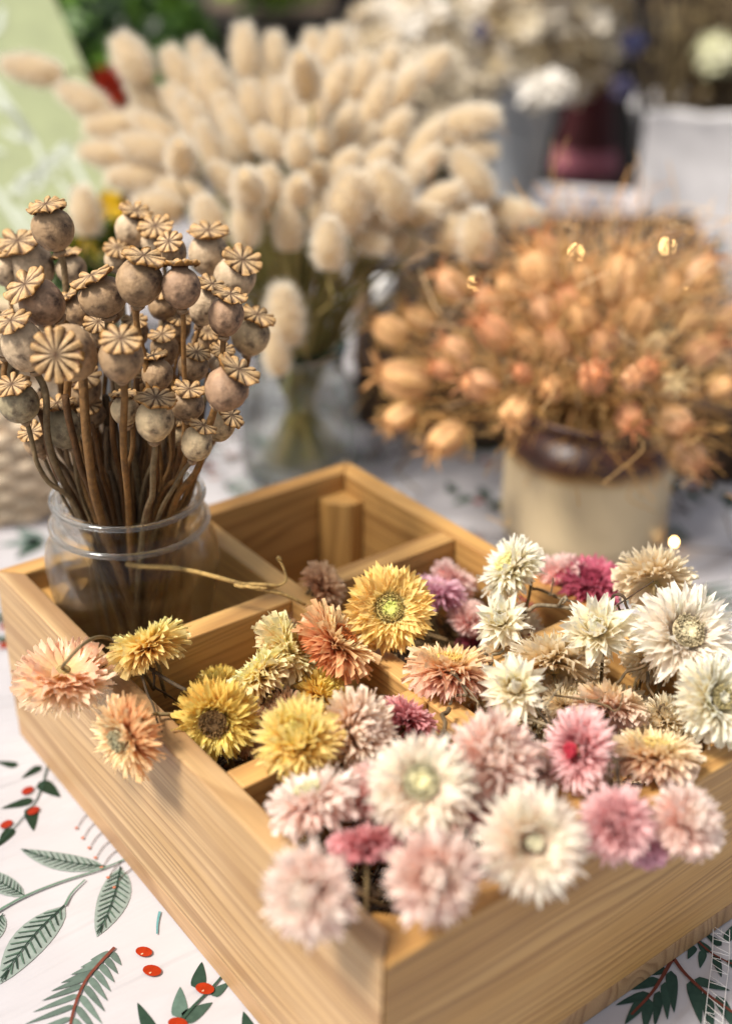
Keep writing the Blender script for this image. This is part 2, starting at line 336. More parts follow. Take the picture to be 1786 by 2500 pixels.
# lower right sprig
DG = hx('#3d5349')
line2([p2(1492, 2130), p2(1450, 2200), p2(1400, 2255)], sz(9, 1450, 2200), BRN, .0016)
line2([p2(1492, 2128), p2(1520, 2165), p2(1575, 2215), p2(1640, 2260)], sz(10, 1550, 2180), BRN, .0016)
for a, b, wd in (((1478, 2150), (1430, 2165), 22), ((1465, 2175), (1370, 2200), 26), ((1440, 2205), (1365, 2232), 22), ((1430, 2215), (1385, 2275), 26), ((1438, 2215), (1430, 2290), 26), ((1462, 2200), (1452, 2280), 22), ((1475, 2180), (1480, 2265), 22), ((1488, 2155), (1495, 2250), 26), ((1535, 2175), (1555, 2275), 32), ((1540, 2175), (1620, 2200), 26), ((1565, 2200), (1580, 2300), 28), ((1590, 2210), (1640, 2300), 28), ((1572, 2115), (1545, 2085), 26), ((1560, 2110), (1552, 2150), 18), ((1540, 2100), (1525, 2130), 18), ((1585, 2120), (1600, 2170), 20), ((1600, 2100), (1560, 2070), 20), ((1610, 2090), (1630, 2050), 20), ((1615, 2130), (1640, 2160), 18)):
    oval(p2(*a), p2(*b), sz(wd, *a), np.clip(DG * random.uniform(.8, 1.15), 0, 1), Z1 + random.random() * .0004)
line2([p2(1535, 2080), p2(1580, 2120), p2(1640, 2150)], sz(6, 1580, 2120), BRN, .0016)
# the same kind of print over the rest of the cloth
def inbox(q, m=.05): return -m < q[0] < B_ + m and -m < q[1] < A_ + m
cnt = 0
for f in np.arange(.35, 2.55, .105):
    for s in np.arange(-1.15, 1.5, .105):
        q = lvl(f + random.uniform(-.03, .03), s + random.uniform(-.03, .03))[:2]
        if inbox(q, .035): continue
        qq = (np.array([q[0], q[1], 0]) - CAM) @ M; px = (PW / 2 + FPX * qq[0] / -qq[2]) / K; py = (PH / 2 - FPX * qq[1] / -qq[2]) / K
        if py > 1640 and (-120 < px < 620 or 1300 < px < 1800): continue
        an = random.uniform(0, 6.28); d = np.array([math.cos(an), math.sin(an)]); k = random.random(); e = np.array([-d[1], d[0]])
        if k < .3: fern(q - d * .04, q + d * .045, GRN[random.randrange(5)], 8, .42, random.uniform(-.2, .2))
        elif k < .65:
            line2([q - d * .045, q + e * .004, q + d * .045], .0016, GRN[3], .0013)
            for j in range(5):
                b0 = q + d * (-.035 + j * .018); s_ = 1 if j % 2 else -1; oval(b0, b0 + unit([*(d * .6 + e * s_), 0])[:2] * .030, .013, GRN[random.choice((0, 1, 3))])
            for j in range(2): blob2(q + d * (-.02 + .03 * j) + e * .012, .0055, .0045, 0, RED, .0016, 10)
        else:
            for j in range(3):
                a2 = an + (j - 1) * .9; d2 = np.array([math.cos(a2), math.sin(a2)]); oval(q, q + d2 * .04, .018, GRN[random.choice((2, 4, 0))])
            line2([q - d * .04, q, q + d * .01], .0016, GRN[3], .0013)
            for j in range(2): blob2(q - d * .03 + e * (.012 * (j * 2 - 1)), .005, .0045, 0, (RED, hx('#b08a80'))[j], .0016, 10)
tc_ = cl.build('tablecloth', [m_cloth(), M_print], smooth=False)
tag(tc_, 'white cotton tablecloth printed with green sprigs, ferns and red berries under everything', 'tablecloth')
mb = MB(); 
for ff in (f0 + .08, f1 - .08):
    for ss in (s0 + .08, s1 - .08): mb2 = MB()
tb = thing('trestle_table', lvl(1.28, .15, -.76), 'table hidden under the printed white cloth, its top carrying the whole display', 'table')
o3 = np.array(tb.location); mb = MB(); c = lvl(1.285, .15, -.0205); ang = math.atan2(FWD[1], FWD[0])
mb.box(c, (2.62, 2.84, .035), hx('#8a6a48'), rz=ang); mb.build('tabletop', M_plain, tb, o3, False)
for ff in (.1, 2.45):
    for ss in (-1.1, 1.4):
        mb = MB(); mb.box(lvl(ff, ss, -.3995), (.05, .05, .72), hx('#8a6a48'), rz=ang); mb.build('leg', M_plain, tb, o3, False)
# ------------------------------------------------------------------ wooden box
def prism(foot, z0, z1, bevel=.0014, topbevel=None):
    bm = bmesh.new(); lo = [bm.verts.new((x, y, z0)) for x, y in foot]; hi = [bm.verts.new((x, y, z1)) for x, y in foot]; n = len(foot)
    bm.faces.new(lo[::-1]); bm.faces.new(hi)
    for i in range(n): bm.faces.new((lo[i], lo[(i + 1) % n], hi[(i + 1) % n], hi[i]))
    bm.normal_update(); bmesh.ops.bevel(bm, geom=bm.edges[:], offset=bevel, segments=2, profile=.6, affect='EDGES'); return bm
bx = thing('wooden_box', (B_ / 2, A_ / 2, 0), 'pale pine divided wooden box full of dried flower heads on the printed cloth', 'box')
def part(bm, name, m, parent, label=None):
    off = Vector(parent.location)
    for v in bm.verts: v.co -= off
    me = bpy.data.meshes.new(name); bm.to_mesh(me); bm.free(); me.materials.append(m)
    o = bpy.data.objects.new(name, me); sc.collection.objects.link(o); o.parent = parent
    if label: o['label'] = label
    return o
e = .0005; z0 = KB + .0004
part(prism([(0, e), (T_, T_ + e), (T_, A_ - T_ - e), (0, A_ - e)], z0, TOP, .0017), 'side_panel', wood('pine left', 1, 1, (.84, .87, 1.0), 1.0, .75), bx, 'long front left panel with fine straight grain')
part(prism([(e, 0), (B_ - e, 0), (B_ - T_ - e, T_), (T_ + e, T_)], z0, TOP, .0017), 'side_panel', wood('pine right', 0, 5, (.95, .86, .66), 1.15, 1.0), bx, 'front right panel in darker orange streaky grain')
part(prism([(B_, e), (B_, A_ - e), (B_ - T_, A_ - T_ - e), (B_ - T_, T_ + e)], z0, TOP, .0017), 'side_panel', wood('pine back right', 1, 9, (.95, .84, .62), .7, 1.0), bx)
part(prism([(e, A_), (T_ + e, A_ - T_), (B_ - T_ - e, A_ - T_), (B_ - e, A_)], z0, TOP, .0017), 'side_panel', wood('pine back left', 0, 12, (.95, .84, .62), .7, 1.0), bx)
part(prism([(.0006, .0006), (B_ - .0006, .0006), (B_ - .0006, A_ - .0006), (.0006, A_ - .0006)], .0006, KB, .001), 'base_board', wood('pine base', 1, 15, (.72, .68, .74), .8, 1.4, across=0), bx)
md = wood('pine divider', 1, 20, (.97, .88, .68), 1.2, .8); md2 = wood('pine divider cross', 0, 24, (.97, .88, .68), 1.2, .8)
tz = TOP - .0006
part(prism([(.149, T_ + e), (.1645, T_ + e), (.1645, A_ - T_ - e), (.149, A_ - T_ - e)], z0, tz), 'divider', md, bx)
for y0 in (.146, .2925):
    part(prism([(T_ + e, y0), (.149 - e, y0), (.149 - e, y0 + .0175), (T_ + e, y0 + .0175)], z0, tz), 'divider', md2, bx)
    part(prism([(.1645 + e, y0), (B_ - T_ - e, y0), (B_ - T_ - e, y0 + .0175), (.1645 + e, y0 + .0175)], z0, tz), 'divider', md2, bx)
mp_ = wood('pine post', 2, 30, (.98, .86, .60), .8, .8, across=0)
q = .026
for cx, cy, sx, sy in ((B_ - T_ - e, A_ - T_ - e, -1, -1), (T_ + e, A_ - T_ - e, 1, -1), (B_ - T_ - e, T_ + e, -1, 1), (T_ + e, T_ + e, 1, 1)):
    ft = [(cx, cy), (cx + sx * q, cy), (cx + sx * q, cy + sy * q * .45), (cx + sx * q * .45, cy + sy * q), (cx, cy + sy * q)]
    if sx * sy < 0: ft = ft[::-1]
    part(prism(ft, z0, TOP - .016, .0012), 'corner_post', mp_, bx)
# ------------------------------------------------------------------ glass jars
def jar(name, c, prof_out, th, m, label, base=.006, rim=None):
    t = thing(name, c, label, 'jar'); mb = MB()
    inner = [(max(r - th, .0005), z) for r, z in prof_out if z > base * .99]
    P = [(.0004, 0)] + prof_out + inner[::-1] + [(.0004, base)]
    mb.lathe(P, 72); mb.build('glass_body', m, t)
    return t
JC = np.array([.074, .379, KB + .0012])
zz = lambda z: z - JC[2]
jarp = [(.036, 0), (.041, .004), (.043, .015), (.0455, .05), (.0495, .085), (.0555, .115), (.0600, .138), (.0603, .150), (.0585, .160), (.0545, .167), (.0505, .1705), (.0502, .1735), (.0527, .1755), (.0530, .178), (.0507, .1805), (.0500, .184), (.0500, .192), (.0510, .194), (.0506, .1965), (.0492, .197)]
t = jar('glass_jar', JC, jarp, .0022, M_glass, 'clear round shouldered glass jar of poppy pods standing in the back left compartment')
M_grim = glass('thick clear glass', (.96, .97, .96)); M_grim.node_tree.nodes['Principled BSDF'].inputs['IOR'].default_value = 1.52
for n__ in M_grim.node_tree.nodes:
    if n__.type == 'MIX_SHADER': n__.inputs[0].default_value = .04
mb = MB()
for rr_, z_, q_ in ((.0512, .1955, .0018), (.0534, .1765, .0019)): mb.lathe([(rr_ + q_ * math.cos(t_), z_ + q_ * 1.1 * math.sin(t_)) for t_ in np.linspace(0, 2 * math.pi, 13)], 72)
mb.build('rim', M_grim, t)
J2 = np.array([.435, .700, .0020])
jp2 = [(.052, 0), (.059, .004), (.062, .012), (.0635, .05), (.063, .085), (.058, .105), (.050, .118), (.047, .124), (.047, .140), (.0485, .142)]
t = jar('glass_jar', J2, jp2 + [(.0475, .1455)], .003, M_glass2, 'greenish glass jar holding the bunny tail grass behind the wooden box')
mb = MB(); mb.lathe([(.0452, .1462), (.0500, .1462), (.0512, .149), (.0500, .1525), (.0470, .1535), (.0448, .151), (.0452, .1462)], 60); mb.build('rim', M_rim2, t)
# ------------------------------------------------------------------ stoneware crock
CC = np.array([.594, .428, .0008])
def m_crock():
    m, n, b = mat('glazed stoneware'); tc = N(n, 'TexCoord'); sp = N(n, 'SeparateXYZ'); n.links.new(tc.outputs['Object'], sp.inputs[0])
    t = N(n, 'TexNoise'); t.inputs['Scale'].default_value = 22; t.inputs['Detail'].default_value = 3; n.links.new(tc.outputs['Object'], t.inputs[0])
    a = N(n, 'Math', operation='MULTIPLY_ADD'); n.links.new(t.outputs[0], a.inputs[0]); a.inputs[1].default_value = .012; n.links.new(sp.outputs[2], a.inputs[2])
    r = ramp(n, [(.088, (.52, .41, .25)), (.097, (.26, .15, .05)), (.104, (.055, .018, .009)), (.13, (.045, .014, .008))]); n.links.new(a.outputs[0], r.inputs[0])
    t2 = N(n, 'TexNoise'); t2.inputs['Scale'].default_value = 9; t2.inputs['Detail'].default_value = 4; n.links.new(tc.outputs['Object'], t2.inputs[0])
    r2 = ramp(n, [(.52, (1, 1, 1)), (.68, (.62, .60, .60))]); n.links.new(t2.outputs[0], r2.inputs[0])
    n.links.new(mixc(n, r.outputs[0], r2.outputs[0], 1, 'MULTIPLY'), b.inputs['Base Color']); b.inputs['Roughness'].default_value = .42; return m
t = thing('stoneware_crock', CC, 'cream stoneware crock with dark brown glazed top holding the orange seed pods', 'crock'); mb = MB()
mb.lathe([(.0005, 0), (.078, 0), (.0815, .004), (.0825, .02), (.0825, .098), (.081, .106), (.074, .114), (.067, .119), (.066, .126), (.070, .129), (.071, .134), (.068, .137), (.063, .135), (.061, .12), (.074, .105), (.075, .02), (.0005, .012)], 72)
mb.build('crock_body', m_crock(), t)
# ------------------------------------------------------------------ poppy pods
pod_spec = [  # survey x, y of capsule, width, height, crown x, y, nearness, tint, label
 (118, 510, 88, 92, 108, 458, .00, 1, 'grey brown poppy pod standing highest at the left of the bunch'),
 (63, 594, 113, 105, 38, 535, -.05, 0, 'large pale poppy pod behind the tallest one at the left edge'),
 (95, 673, 100, 96, 59, 634, .035, 2, 'smooth brown poppy pod tipped left with its crown at its left shoulder'),
 (229, 660, 100, 84, 218, 603, .025, 1, 'dark poppy pod with a ten ray crown left of the centre front pod'),
 (309, 627, 103, 101, 319, 570, .045, 1, 'mottled poppy pod with a wide round crown at the top centre front'),
 (402, 640, 82, 88, 403, 583, .045, 2, 'smooth mauve brown poppy pod on a straight upright stem right of the mottled one'),
 (55, 770, 92, 109, 29, 703, .045, 0, 'large grey beige poppy pod low at the left with a ragged crown'),
 (155, 784, 122, 122, 155, 784, .075, 1, 'poppy pod facing the viewer with the largest golden wheel crown'),
 (269, 797, 97, 101, 275, 748, .08, 1, 'poppy pod with a big flower shaped crown on a thick stem in the front centre'),
 (44, 896, 84, 84, 36, 850, .03, 3, 'grey green poppy pod lowest at the left edge'),
 (502, 703, 76, 84, 510, 657, .03, 2, 'dark mauve poppy pod with a flat wavy crown at the upper right'),
 (502, 865, 97, 92, 533, 824, .06, 2, 'mauve brown poppy pod leaning right with a split golden crown'),
 (343, 934, 86, 92, 349, 884, .05, 4, 'pale cream poppy pod with a star crown above the jar mouth'),
 (278, 912, 63, 63, 273, 866, .03, 4, 'small tan poppy pod behind the cream one'),
 (416, 900, 72, 66, 420, 862, .03, 1, 'small dark poppy pod with a tiny star crown in the gap at the right'),
 (437, 985, 68, 76, 452, 942, .04, 4, 'small ivory poppy pod lowest above the jar rim at right'),
 (488, 946, 62, 72, 512, 918, .01, 4, 'tan poppy pod behind the ivory one at the lower right'),
 (555, 746, 82, 86, 566, 702, -.04, 4, 'blurred yellowish poppy pod at the far right of the bunch'),
 (522, 616, 88, 86, 545, 583, -.04, 0, 'pale poppy pod with a ragged dark crown at the upper right edge'),
 (463, 567, 86, 92, 466, 520, -.06, 0, 'blurred beige poppy pod at the back of the bunch, right of centre'),
 (294, 512, 74, 76, 311, 480, -.07, 0, 'blurred pink beige poppy pod at the back of the bunch, left of centre'),
 (352, 538, 74, 70, 349, 505, -.06, 0, 'blurred pale poppy pod at the back with a frilly brown crown'),
 (158, 598, 68, 62, 147, 558, -.05, 0, 'pale rounded poppy pod behind the neck of the tallest one'),
 (175, 690, 70, 66, 155, 650, -.01, 1, 'dark poppy pod under a pale eight ray crown at the left'),
 (349, 832, 66, 70, 352, 792, .01, 1, 'small brown poppy pod under a flat crown in the middle of the bunch'),
 (428, 815, 64, 66, 433, 782, -.01, 1, 'brown poppy pod with a level crown between two upright stems'),
 (455, 680, 66, 90, 470, 645, -.01, 0, 'pale poppy pod squeezed behind the dark mauve one'),
 (140, 950, 80, 92, 122, 900, .0, 3, 'dark mossy poppy pod among the stems at the lower left'),
 (188, 865, 76, 72, 196, 835, -.02, 1, 'shaded poppy pod behind the big golden wheel'),
 (365, 775, 62, 62, 357, 745, -.03, 1, 'small shaded poppy pod in the dark middle'),
 (492, 805, 60, 60, 500, 785, -.02, 0, 'small crown topped poppy pod behind the one leaning right'),
 (385, 560, 60, 56, 373, 536, -.02, 1, 'small dark poppy pod behind the mauve brown upright one'),
 (8, 750, 74, 80, 14, 675, .0, 0, 'poppy pod cut by the left edge of the view'),
 (262, 577, 60, 56, 262, 553, -.07, 0, 'small blurred poppy pod peeping over the ten ray crown'),
 (362, 680, 60, 60, 362, 655, -.04, 1, 'shaded poppy pod between the two front top pods'),
 (226, 742, 62, 62, 226, 722, -.01, 1, 'poppy pod behind the flower shaped crown'),
 (12, 820, 60, 60, 4, 800, -.03, 3, 'shaded poppy pod at the left edge'),
 (300, 740, 60, 58, 305, 715, -.04, 1, 'brown poppy pod deep among the stems'),
 (395, 730, 58, 60, 398, 705, -.05, 1, 'brown poppy pod in shade right of the straight stem'),
 (205, 920, 60, 60, 208, 895, -.03, 1, 'shaded brown poppy pod low behind the stems, left of the front centre stem'),
 (330, 860, 52, 56, 332, 838, -.05, 1, 'dark little poppy pod right of the front centre pod'),
 (395, 965, 54, 58, 398, 940, -.03, 4, 'small tan poppy pod between the cream and ivory ones'),
 (240, 690, 66, 60, 244, 664, -.03, 1, 'brown poppy pod wedged under the ten ray crown'),
 (110, 735, 64, 60, 112, 712, -.02, 0, 'poppy pod between the large grey beige one and the golden wheel'),
 (455, 760, 58, 60, 458, 735, -.05, 1, 'poppy pod in shade below the dark mauve one'),
 (85, 985, 60, 64, 80, 955, -.01, 1, 'brown poppy pod low at the left under the grey green one'),
 (14, 600, 62, 70, 12, 560, -.04, 0, 'brown crowned poppy pod at the upper left edge'),
]
TINT = [hx('#d6bc9a'), hx('#b39470'), hx('#b08e70'), hx('#a89a7a'), hx('#d8be94')]
def u_r(rr): return np.array([rr.uniform(-1, 1), rr.uniform(-1, 1), rr.uniform(-1, 1)])
def poppy(x, y, wd, ht, cx, cy, near, tint, label, i):
    d0 = depth(np.array([JC[0], JC[1], .34])) + .005 - near
    p = at(x, y, d=d0); r = size(wd, p) / 2 * 1.05; hh = size(ht, p) / 2 * 1.06
    dx, dy = (cx - x), -(cy - y); dd = math.hypot(dx, dy); sn = min(.90, dd / (wd * .68))
    if i == 7: sn = .06
    n = cdir(dx / (dd + 1e-6) * sn, dy / (dd + 1e-6) * sn, math.sqrt(1 - sn * sn))
    t = thing('poppy_pod', p, label, 'seed pod', 'dried poppy pods in the glass jar')
    rr = random.Random(i); tc0 = TINT[tint]; k = rr.choice((9, 10, 11, 12)) if i != 7 else 13; ph = rr.random() * 6
    mb = MB(); prof = []; cols = []; s = hh * 1.02
    for j in range(19):
        th = math.pi * j / 18; zc = -math.cos(th); rad = math.sin(th) ** .92 * (1.0 + .06 * zc)
        if j >= 16: rad = max(rad, .42)
        if j > 16: rad = .42
        if j <= 1: rad = max(rad, .17)
        prof.append((r * rad * .98, s * zc * (.98 if j < 17 else .97))); 
        cols.append(tc0 * (1 - .0 * zc))
    prof.append((r * .44, s * 1.10)); cols.append(hx('#4a2f1a'))
    prof.append((r * .02, s * 1.12)); cols.append(hx('#4a2f1a'))
    for j, kk in ((15, .75), (16, .55), (17, .35), (18, .3)): cols[j] = cols[j] * kk + hx('#4a2f1a') * (1 - kk)
    mb.lathe(prof, 30, np.array(cols), p, n, rmod=lambda a, z: 1 + .018 * np.cos(k * a + ph) + .035 * np.cos(2 * a + ph) + .03 * np.cos(3 * a - ph * 2 + z / s * 2))
    mb.build('capsule', M_pod, t, p)
    # crown: scalloped wheel with ridged rays
    n0 = n; n = unit(n + u_r(rr) * .20); mb = MB(); rc = r * rr.uniform(.92, 1.06); nn = k * 8; u, v, w_ = frame(n); droop = rr.uniform(-.10, .26); rows = []; cs = []
    if i == 7: rc = r * .98; droop = .25
    gold, brown, cream = hx('#b98e56'), hx('#4a2e18'), hx('#d6bb92')
    for a_, (q, lo) in enumerate(((.0, 0), (.16, 0), (.34, 0), (.52, 0), (.70, 0), (.86, 0), (.97, 0), (1.0, 1))):
        a = np.arange(nn) * 2 * math.pi / nn; c = np.cos(k * a); lob = np.abs(np.cos(k * a / 2)); notch = (1 - lob) ** 3
        rad = rc * q * (1 - (.30 * notch if q > .8 else .1 * notch * q)) + 1e-5
        z = s * 1.16 + rc * (.10 * lob * q + .07 * np.cos(k * a / 2 + ph) * (q > .5) * q - droop * q * q * .45 + .05 * (1 - q) + (.09 * rr.uniform(-1, 1) * q * q) * np.sin(a + ph) - (.05 if lo else 0)) - rc * .10 * notch * q
        z = z + rc * .05 * q * q * np.sin(2 * a + ph * 2)
        rows.append(p + np.outer(rad * np.cos(a), u) + np.outer(rad * np.sin(a), v) + np.outer(z, w_))
        f = np.clip(lob * 1.5 - .35, 0, 1)[:, None] * min(1, q * 2.2); f = f * (1 - .35 * (np.abs(c)[:, None] > .94) * (lob[:, None] > .9) * (q < .9))
        cs.append(brown * (1 - f) + (cream * (1 - q) * .9 + cream * .1 + gold * q * .9) * f if not lo else np.tile(hx('#a47436'), (nn, 1)))
    for q, zd in ((.8, .10), (.5, .12), (.3, .10)):
        a = np.arange(nn) * 2 * math.pi / nn; rows.append(p + np.outer(rc * q * np.cos(a), u) + np.outer(rc * q * np.sin(a), v) + w_ * (s * 1.16 - rc * zd)); cs.append(np.tile(hx('#5a3a1c'), (nn, 1)))
    mb.grid(np.array(rows), np.array(cs), True); mb.build('crown', M_crown, t, p)
    n = n0
    # stem into the jar
    base = p - n * s * .98; jx, jy = JC[0], JC[1]; off = (base - np.array([jx, jy, 0]))[:2]; ol = np.linalg.norm(off) + 1e-6
    neck = np.array([jx, jy, 0]) + np.array([*(off / ol * min(.040, ol * .55)), JC[2] + .188]) + np.array([rr.uniform(-.009, .009), rr.uniform(-.009, .009), 0])
    nv = neck[:2] - JC[:2]; nl = np.linalg.norm(nv); neck[:2] = JC[:2] + nv * min(1, .042 / (nl + 1e-9))
    bot = np.array([jx - off[0] / ol * rr.uniform(0, .025) + rr.uniform(-.012, .012), jy - off[1] / ol * rr.uniform(0, .025) + rr.uniform(-.012, .012), JC[2] + .010])
    drop = max(.02, (base[2] - neck[2]) * .35)
    pts = [base, base - n * .012 - np.array([0, 0, .006]), (base * .5 + neck * .5) + np.array([*(off / ol * .006), .0]), neck, bot]
    if base[2] < neck[2] + .07: pts = [base, base * .42 + neck * .58 + np.array([0, 0, -.003]), neck * .8 + bot * .2, bot]; neck[:2] = JC[:2] + (neck[:2] - JC[:2]) * .9
    C = curve(pts, 40); C[2:-2] = wob(C, .0007, i)[2:-2]; sr = r * rr.uniform(.13, .18)
    rad = np.full(len(C), sr); rad[0] = sr * 1.9; rad[1] = sr * 1.15; mb = MB()
    cst = (hx('#8a6438') if i % 3 else hx('#7e6a4c')) * .8
    mb.tube(C, rad, cst * rr.uniform(.75, 1.15), 8)
    mb.tube([base + n * s * .03, base - n * .0012, base - n * .0032], [sr * 1.5, sr * 2.1, sr * 1.3], hx('#9c8163'), 10)
    mb.build('stem', M_stem, t, p)
for i, sp_ in enumerate(pod_spec): poppy(*sp_, i)
mb = MB(); r = np.random.default_rng(91)
for i in range(46):                                        # stems whose heads are lost in the middle of the bunch
    a_ = r.random() * 6.283; e_ = np.array([math.cos(a_), math.sin(a_), 0]); q_ = math.sqrt(r.random()); J_ = np.array([JC[0], JC[1], 0])
    top = J_ + e_ * q_ * .060 + [0, 0, JC[2] + .255 + r.uniform(-.03, .035)]; nk = J_ + e_ * q_ * .036 + [0, 0, JC[2] + .19]; bt_ = J_ - e_ * q_ * .024 + [0, 0, JC[2] + .009]
    mb.tube(wob(curve([top, top * .5 + nk * .5 + e_ * .004, nk, bt_], 24), .0008, i), .0020 * r.uniform(.8, 1.2), hx(('#6a4826', '#7c5a34', '#5a4630')[i % 3]) * r.uniform(.6, 1), 6)
tag(mb.build('seed_pod_stems', M_stem, None, JC), 'brown stems packed together in the middle of the poppy bunch and its jar', 'dried stems', kind='stuff')
# ------------------------------------------------------------------ strawflowers
PAL = {  # under base, under tip, upper base, upper tip, disc
 'yellow': ('#eab85c', '#f4d27c', '#f6d868', '#fbec94', '#c9a54a'),
 'deepyellow': ('#d9982c', '#e9bb3c', '#efcd46', '#f3e272', '#8a6a3a'),
 'paleyellow': ('#ecc08c', '#f4dcac', '#f7ea88', '#fcf6b4', '#d8c060'),
 'openyellow': ('#f2c058', '#f6cc66', '#faeaa4', '#f8d87c', '#a8a058'),
 'orange': ('#cc5418', '#e27a2c', '#f2c078', '#f9e6a8', '#c06a30'),
 'orangecream': ('#c25626', '#f0a454', '#f4c880', '#f6e8b4', '#a5987c'),
 'peach': ('#f4cc84', '#eeb894', '#f7de9c', '#fbecc8', '#dcc27a'),
 'brownpeach': ('#c98f5e', '#dba880', '#dfae80', '#edcfa0', '#b08a5a'),
 'pink': ('#ee9fa2', '#f7cac8', '#f5c2c0', '#fbe2e0', '#e8c8b0'),
 'palepink': ('#f4c8c0', '#fae0da', '#f8d8d0', '#fdeeea', '#d8d0a8'),
 'whitepink': ('#f4d6c8', '#f9e8de', '#f8e6d6', '#fcf3ea', '#cfc8a4'),
 'blush': ('#f2b8ac', '#f9dad4', '#f6cfc0', '#fce9e4', '#e6d4a8'),
 'lilac': ('#c9587c', '#e2a0b8', '#dc90a8', '#efc4d2', '#d8a0a0'),
 'yellowpink': ('#e8c088', '#f5dcb8', '#f5d8c4', '#fbe6e0', '#e8d4a8'),
 'crimson': ('#8e1e3c', '#b83a5c', '#b02a4c', '#cf5478', '#8a2a40'),
 'coral': ('#c23040', '#e99aa2', '#d65c64', '#f3bcbc', '#b84040'),
 'redheart': ('#e49a94', '#f8d2d0', '#c02c46', '#f8d0d0', '#a01c30'),
 'cream': ('#ecdcae', '#f5edd6', '#f2e6bc', '#f9f5e8', '#e6dc98'),
 'beige': ('#dcc080', '#f2e0be', '#eed8a4', '#f6eacc', '#d8c084'),
 'whitecream': ('#eeddc2', '#f6ead8', '#f4e6d2', '#f9f2e6', '#cfc4a0'),
 'pinkyellow': ('#e7a49a', '#f4ccc4', '#ecbf70', '#f0d08c', '#e8bc6a'),
 'beigepink': ('#e8b8a0', '#f4d8d0', '#ecd08a', '#f0dca4', '#e6c880'),
}
def strawflower(x, y, dia, z, nrm, pal, label, open_=1.0, X=None, sq=1.0, stem=None, seed=None, nl=12, cnt_=33, spread=0.0, big=1.0, disc=None, hidden=False, width=1.0, loose=0.0):
    seed = int(x * 7 + y * 3) if seed is None else seed; r = np.random.default_rng(seed)
    p = at(x, y, z=z) if X is None else at(x, y, X=X)
    R = size(dia, p) / 2 * 1.22; n = cdir(*nrm); u, v, w_ = frame(n); pc = [hx(h) * (np.array([1.0, .985, .92]) if 'pink' in pal or pal == 'blush' else 1) for h in PAL[pal]]
    t = thing('strawflower', p, label, 'dried flower', 'dried strawflower heads')
    mb = MB(); rows = 6; S = np.linspace(0, 1, rows)
    for L_ in range(nl):
        q = L_ / (nl - 1); k = int(cnt_ * (1 - .12 * abs(q - .4))); 
        e0 = R_(-20 + spread * .7) * (1 - q) + R_(60 if open_ > .6 else 84) * q ** 1.3
        dc = R_(-28) * (1 - q) + R_(8) * q
        LL = R * (.50 + .42 * math.sin(math.pi * (.08 + .62 * min(1, q * 1.05)))) * (1 - (.62 * open_ if open_ > .6 else .30) * q ** 2.2)
        if open_ < 1: dc += R_(78) * (1 - open_) * q ** 1.5
        r0 = R * (.10 + .18 * q * (open_ if open_ > .6 else (.2 + .4 * open_) * (1.6 - q))); z0 = R * (-.24 + .22 * q)
        for j in range(k):
            ph = (j + .5 * (L_ % 2) + r.uniform(-.28, .28) * (1 + loose)) * 2 * math.pi / k; ee = e0 + r.normal() * R_(5 + 7 * loose); dd = dc + r.normal() * R_(13 + 10 * loose); ll = LL * r.uniform(.86, 1.08) * (1 - loose * .3 * r.random())
            wd = ll * r.uniform(.22, .31) * (.95 + .25 * (1 - q)) * big * width
            el = ee + dd * S; st = ll / (rows - 1); cr = np.cumsum(np.r_[0, np.cos(el[:-1]) * st]); cz = np.cumsum(np.r_[0, np.sin(el[:-1]) * st])
            rad = r0 + cr; hz = z0 + cz
            f = np.array([.50, .86, 1.0, .80, .38, .01]); cup = .30 * wd * f * r.uniform(.5, 1.4)
            er = np.array([math.cos(ph), math.sin(ph)]); et = np.array([-er[1], er[0]]); tw = r.normal() * .18
            nr, nz = -np.sin(el), np.cos(el)
            V = np.zeros((rows, 3, 3))
            for c_, sd_ in enumerate((-1, 0, 1)):
                o = sd_ * wd / 2 * f; up = (abs(sd_) * cup) + sd_ * tw * wd * S
                xy = er[None, :] * (rad + nr * up)[:, None] + et[None, :] * o[:, None]
                V[:, c_, 0] = xy[:, 0]; V[:, c_, 1] = xy[:, 1]; V[:, c_, 2] = hz + nz * up
            Wd = p + V[..., 0:1] * u + V[..., 1:2] * v + V[..., 2:3] * w_
            cb = pc[0] * (1 - q) + pc[2] * q; ct = pc[1] * (1 - q) + pc[3] * q
            ts = np.clip(S * 1.25 - .12, 0, 1)[:, None]; C = cb * (1 - ts) + ct * ts; C = C ** .90 * .90 + np.array([.93, .88, .80]) * .10; C = np.minimum(C * r.uniform(.94, 1.08), .94)
            mb.grid(Wd, np.repeat(C[:, None, :], 3, 1))
    mb.build('petals', M_petal, t, p)
    if open_ > .55:
        rd = R * (.25 if disc is None else disc[0]); dcol = pc[4] if disc is None else hx(disc[1]); cin = dcol * .75 if disc is None else hx(disc[2]); prof = []; C = []
        for j in range(8):
            a = j / 7; prof.append((rd * (1 - a) + 1e-5, R * (.10 + .10 * math.sin(a * math.pi * .5) - .06 * (a > .6) * (a - .6) / .4))); C.append(dcol * (1 - a) + cin * a)
        mb = MB(); mb.lathe(prof, 30, np.array(C), p, n)
        for j in range(150):                               # florets standing round the disc
            a = r.random() * 6.283; q = rd * math.sqrt(r.uniform(.12, 1)); b0 = p + u * q * math.cos(a) + v * q * math.sin(a) + w_ * R * .16
            dr = unit(w_ + (u * math.cos(a) + v * math.sin(a)) * .5 * (q / rd - .5)); mb.tube([b0, b0 + dr * R * r.uniform(.03, .08)], [R * .020, R * .012], (dcol if q > rd * .5 else cin) * r.uniform(.7, 1.15), 4)
        mb.build('flower_centre', M_disc, t, p)
    # receptacle and stem
    base = p - n * R * .27; mb = MB()
    mb.lathe([(R * .03, -R * .33), (R * .10, -R * .30), (R * .15, -R * .24), (R * .14, -R * .1)], 12, hx('#9a8454'), p, n)
